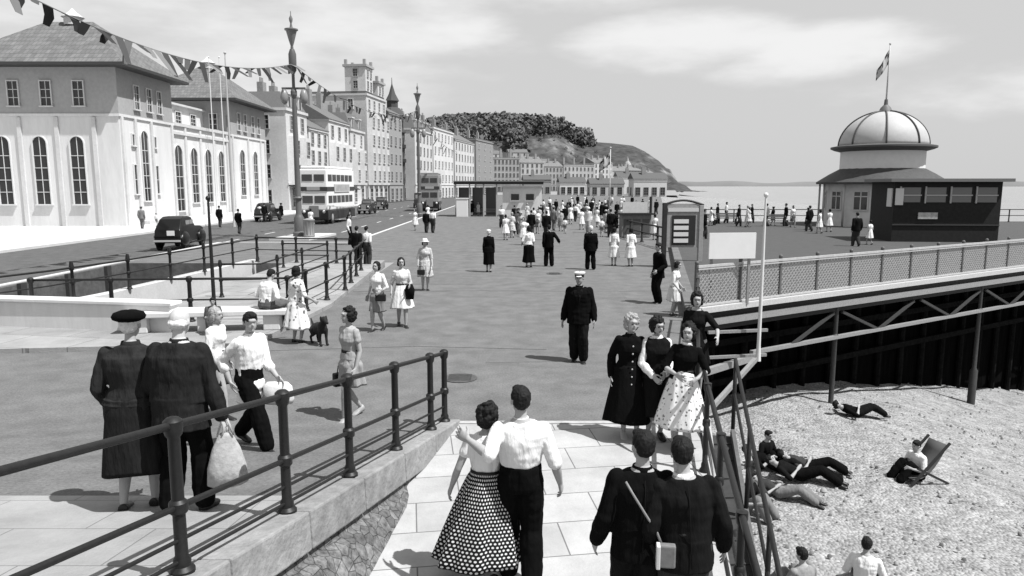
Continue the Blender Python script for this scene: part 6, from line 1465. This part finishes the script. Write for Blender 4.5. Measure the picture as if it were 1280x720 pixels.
CL = [
 ('whitedress', 632, 300, 'woman in white, first at the left end of the far crowd'), ('print', 640, 297, 'woman in a flowered dress next to the leftmost white dress of the far crowd'),
 ('shirtman', 627, 285, 'shirt-sleeved man near the front of the white kiosk'), ('darkcoat', 648, 290, 'woman in a dark coat in front of the kiosk hatches'),
 ('whitedress', 654, 306, 'woman in white close behind the tall woman in the long black skirt'), ('suit', 664, 296, 'dark suited man just behind the tall woman in the middle group'),
 ('blouse', 672, 292, 'woman in a white blouse above the shoulder of the black suited man'), ('suit', 683, 300, 'dark suited man directly behind the man with elbow out'),
 ('greyman', 692, 288, 'grey suited man in a cap right of the middle group'), ('print', 699, 284, 'woman in a print dress between the middle group and the broad man'),
 ('suit', 706, 281, 'small dark suited man in the gap left of the broad man'), ('whitedress', 713, 280, 'woman in white walking left of the broad man in black'),
 ('shirtman', 719, 277, 'white shirted man behind the gap left of the broad man'), ('whitedress', 727, 287, 'woman in white at the left shoulder of the broad man'),
 ('suit', 739, 270, 'dark suited man above the head of the broad man'), ('whitedress', 746, 284, 'woman in white at the right shoulder of the broad man'),
 ('lightsuit', 735, 291, 'man in a pale suit and white hat just beyond the broad man'), ('suit', 757, 278, 'dark suited man left of the striped flag pole'),
 ('darkcoat', 769, 292, 'woman in a dark coat and beret behind the two women in white'), ('whitedress', 778, 284, 'woman in white behind the two women in white, under the flag pole'),
 ('suit', 771, 272, 'small dark man right of the striped flag pole'), ('shirtman', 786, 275, 'white shirted man well behind the two women in white'),
 ('whitedress', 749, 266, 'small figure in white near the base of the flag pole'), ('greyman', 761, 264, 'small grey man near the base of the flag pole'),
 ('print', 725, 266, 'small figure in a print dress in the thick of the far crowd'), ('whitedress', 703, 267, 'small woman in white in the thick of the far crowd, left half'),
 ('suit', 695, 266, 'small dark man in the thick of the far crowd, left half'), ('shirtman', 687, 264, 'small man in white shirt far behind the middle group'),
 ('blouse', 679, 266, 'small woman in white blouse and dark skirt far behind the middle group'), ('lightsuit', 714, 263, 'small pale suited man far off among the crowd'),
 ('darkcoat', 733, 261, 'small dark coated figure far off above the broad man'), ('whitedress', 672, 262, 'small white figure by the right corner of the kiosk'),
 ('shirtman', 795, 268, 'white shirted man near the low dark barrier'), ('darkcoat', 803, 264, 'dark coated figure beside the low barrier'),
 ('whitedress', 812, 262, 'white figure at the far end of the low barrier'), ('suit', 820, 268, 'dark suited man left of the notice board post'),
 ('whitedress', 818, 300, 'woman in white beside the left post of the notice board'), ('child', 706, 292, 'small child in white shirt between the middle group and the broad man'),
 ('child', 752, 296, 'small child following the broad man'), ('print', 659, 276, 'woman in print dress in front of the right hatch of the kiosk'),
 ('greyman', 742, 258, 'tiny grey figure at the far end of the promenade, centre'), ('suit', 722, 257, 'tiny dark figure at the far end of the promenade, left of centre'), ('whitedress', 731, 256, 'tiny white figure at the far end of the promenade'),
 ('shirtman', 779, 260, 'tiny white shirted figure beyond the flag pole'), ('suit', 790, 258, 'tiny dark figure at the seaward end of the promenade'), ('blouse', 765, 258, 'tiny woman beyond the flag pole'),
 ('suit', 643, 281, 'dark suited man under the left hatch of the white kiosk'), ('blouse', 667, 283, 'woman in white blouse at the right corner of the kiosk, mid crowd'), ('suit', 676, 278, 'dark man just right of the kiosk corner'),
 ('whitedress', 684, 276, 'woman in white two places right of the kiosk corner'), ('suit', 711, 270, 'dark man in the dense crowd above the small child'), ('whitedress', 722, 272, 'woman in white in the dense crowd, left of the broad man'), ('print', 733, 276, 'print dressed woman touching the left side of the broad man'),
 ('darkcoat', 752, 274, 'dark coated woman left of the striped flag pole'), ('whitedress', 762, 280, 'woman in white right at the foot of the striped flag pole'), ('suit', 763, 296, 'dark man behind the left one of two women in white'), ('lightsuit', 776, 268, 'pale suited man beyond the two women in white'),
 ('darkcoat', 716, 262, 'small dark coated figure in the far crowd, centre'), ('whitedress', 741, 263, 'small white figure in the far crowd, centre right'), ('blouse', 756, 262, 'small woman with white top in the far crowd near the flag'), ('shirtman', 667, 270, 'small white shirted man just past the kiosk corner'),
 ('midsuit', 645, 293, 'man in a mid grey suit and hat at the left front of the far crowd'), ('greydress', 651, 295, 'woman in a grey dress and hat walking with the mid grey suited man'), ('greydress', 701, 289, 'woman in a grey dress holding the hand of the small child'), ('midsuit', 730, 279, 'grey suited man with a hat close to the broad man'),
 ('greydress', 757, 291, 'grey dressed woman right behind the shoulder of the broad man'), ('midsuit', 783, 290, 'grey suited man in a hat behind the right one of two women in white'), ('child', 658, 297, 'small child running at the left front of the far crowd'), ('greydress', 691, 272, 'grey dressed woman in the far crowd, half way to the huts'), ('midsuit', 710, 275, 'hatted grey man in the dense middle of the far crowd'),
 ('greydress', 745, 273, 'grey dressed woman in the dense middle of the far crowd'), ('midsuit', 795, 276, 'hatted grey man near the low stall'), ('greydress', 674, 284, 'grey dressed woman just right of the kiosk corner, front row'),
 ('shirtman', 541, 291, 'shirt-sleeved man walking at the kerb below the second lamp post, right one'), ('suit', 533, 291, 'dark man at the kerb below the second lamp post, left one'), ('whitedress', 519, 288, 'woman in white at the road edge left of the second lamp post'),
 ('whitedress', 535, 276, 'white figure crossing near the second bus'), ('darkcoat', 590, 270, 'dark figure waiting under the shelter roof'), ('print', 598, 270, 'woman waiting on the right side of the shelter screens'), ('suit', 582, 268, 'suited man waiting beside the white box of the shelter'),
 ('whitedress', 389, 287, 'woman in white beside the lamp post plinth'), ('suit', 461, 262, 'dark figure on the road beyond the bus'),
]
for ii, (k, x, y, lb) in enumerate(CL): crowd('midsuit' if k == 'suit' and 'suit' in lb and ii % 3 == 0 and 'dark' not in lb else k, x, y, lb, s=.94+(x*7 % 13)*.01)
for k, x, y, lb in (('suit', 275, 284, 'dark suited man on the far pavement right of the black car'), ('suit', 299, 292, 'dark striding man at the far kerb by the thin grey pole'), ('suit', 331, 277, 'dark suited man on the far pavement near the last arched window'), ('darkcoat', 352, 274, 'dark coated woman on the far pavement under the shop awning'), ('whitedress', 325, 276, 'woman in white on the far pavement beside the dark suited man'), ('child', 196, 284, 'small child on the far pavement behind the black car'), ('greyman', 178, 286, 'grey man on the far pavement at the hall entrance')):
    crowd(k, x, y, lb, group='people on the far pavement')
# on the pier deck
for k, x, Y, lb in (('suit', 898, 59, 'dark man at the far deck rail above the white sign'), ('whitedress', 888, 58, 'woman in white at the far deck rail, left end'), ('shirtman', 905, 60, 'white shirted man at the far deck rail above the sign'), ('suit', 925, 58, 'dark man at the far deck rail left of the white pole'),
 ('print', 932, 57, 'woman in a print dress at the far deck rail by the white pole'), ('whitedress', 939, 58, 'woman in white at the far deck rail just left of the white pole'), ('suit', 945, 59.5, 'dark man touching the white pole at the far deck rail'), ('greyman', 962, 59, 'grey man at the far deck rail right of the white pole'),
 ('darkcoat', 972, 58.5, 'dark coated woman at the far deck rail, between white pole and pavilion'), ('suit', 983, 59, 'dark man at the far deck rail, halfway to the pavilion'), ('blouse', 992, 58.6, 'woman in white blouse at the far deck rail near the pavilion'), ('darkcoat', 1009, 54, 'dark coated figure left of the pavilion'), ('suit', 1016, 52, 'dark suited man just left of the pavilion wall'), ('whitedress', 1030, 50, 'woman in white by the pavilion wall'), ('whitedress', 1036, 48, 'second woman in white by the pavilion wall, nearer the viewer'),
 ('suit', 878, 46, 'dark man on the deck behind the white sign'), ('darkcoat', 870, 52, 'dark coated figure behind the notice board')):
    crowd(k, x+((x*7) % 9-4)*1.0, 0, lb, z=DZ, Y=Y-((x*11) % 7)*.9, yaw=(x*53) % 360, s=.9+((x*3) % 9)*.018, group='people on the pier deck')
crowd('suit', 1074, 0, 'dark suited man standing at the lattice railing left of the black kiosk', z=DZ, Y=36.5, yaw=180, group='people on the pier deck')
crowd('whitedress', 1091, 0, 'woman in white at the corner of the black kiosk', z=DZ, Y=37.5, yaw=200, s=.8, group='people on the pier deck')
# --- people on the beach
def sit(h, yaw, px_, py_, z, lab, top, bot, lod=1, lie=False, sex='m'):
    if lie: o = fig(h, sex, lod, hipz=.075, lean=R(-72), LF=(.06, -.46), RF=(-.04, -.44), kneepole=(0, 0, 1), LH=(.2, .1, .12), RH=(-.1, .05, .16), hair='short', hp=R(25), garments=(S_(top, sl=.5), T_(bot)))
    else: o = fig(h, sex, lod, hipz=.07, lean=R(6), LF=(.08, -.34), RF=(-.08, -.34), kneepole=(0, 0, 1), LH=(.12, -.2, .2), RH=(-.12, -.2, .2), hair='short', garments=(S_(top, sl=.5), T_(bot)))
    p = at(px_, py_, z); p.z = zbeach(p.x, p.y)-.0; return place(o, p, yaw, lab)
sit(1.72, 150, 1079, 738, -3.05, 'person in a white shirt with black hair sitting on the shingle at the bottom right', WH, GY, 2)
sit(1.7, 200, 1004, 752, -3.05, 'dark haired person sitting at the very bottom edge beside the railing', cloth(.3), GY, 2)
sit(1.72, -75, 1146, 600, -3.1, 'person in a white shirt sitting in a deck chair on the shingle', WH, BK, 2)
sit(1.74, 70, 1000, 604, -3.1, 'person in dark clothes lying on the shingle, farthest right of the reclining group', BK2, BK, 1, True)
sit(1.70, 60, 968, 590, -3.1, 'person in dark clothes with a pale sleeve lying in the middle of the reclining group', BK, BK2, 1, True)
sit(1.6, 60, 975, 622, -3.1, 'sunbather with pale legs lying nearest the steps in the reclining group', CH_, GY, 1, True, 'f')
sit(1.68, 40, 932, 640, -3.1, 'dark figure sitting close under the steps', BK2, GY, 1)
sit(1.75, 95, 1072, 516, -3.1, 'dark clothed person lying flat on the shingle near the foot of the pier column', BK, BK2, 1, True)
dc = empty('deck_chair', at(1150, 603, -3.12), R(-75), label='dark folding deck chair on the shingle at the right edge', cat='deck chair')
for s_ in (-.28, .28):
    q = MB(); q.beam((s_, -.5, .1), (s_, .42, .95), .035, .05); q.build('frame', M_dark, dc); q = MB(); q.beam((s_*.9, .5, .02), (s_*.9, -.35, .45), .035, .05); q.build('leg', M_dark, dc)
q = MB(); n_ = 8; vs = []
for i in range(n_+1): u = i/n_; vs += [(-.25, -.42+.82*u, .2+.7*u-.22*math.sin(math.pi*u)), (.25, -.42+.82*u, .2+.7*u-.22*math.sin(math.pi*u))]
q.add(vs, [(2*i, 2*i+1, 2*i+3, 2*i+2) for i in range(n_)]); o = q.build('canvas', mat(.1, .9), dc, smooth=True); md = o.modifiers.new('s', 'SOLIDIFY'); md.thickness = .01

sit(1.6, 30, 955, 582, -3.1, 'dark haired sitter at the back of the reclining group on the shingle', BK2, BK, 1)
sit(1.65, 80, 1012, 594, -3.1, 'person in dark clothes lying behind the farthest right recliner', CH_, BK, 1, True)
def bench(x, y, rz, lb):
    root = empty('bench', (x, y, DZ), rz, label=lb, cat='bench', group=None)
    q = MB()
    for i in range(4): q.bb(-.9, .9, -.2+i*.11, -.11+i*.11, .42, .45)
    q.build('seat', mat(.15, .8), root); q = MB()
    for i in range(3): q.bb(-.9, .9, .24, .27, .52+i*.13, .62+i*.13)
    q.build('backrest', mat(.15, .8), root)
    for sx_ in (-.75, .75): q = MB(); q.bb(sx_-.03, sx_+.03, -.2, .26, 0, .42); q.bb(sx_-.03, sx_+.03, .22, .27, .42, .92); q.build('leg', M_iron, root)
for x, y, rz, lb in ((20.2, 55, .1, 'dark slatted bench on the deck left of the pavilion'), (17.2, 58, 3.1, 'slatted bench by the far deck rail right of the white pole'), (15.0, 56, .2, 'slatted bench by the far deck rail behind the white pole')): bench(x, y, rz, lb)
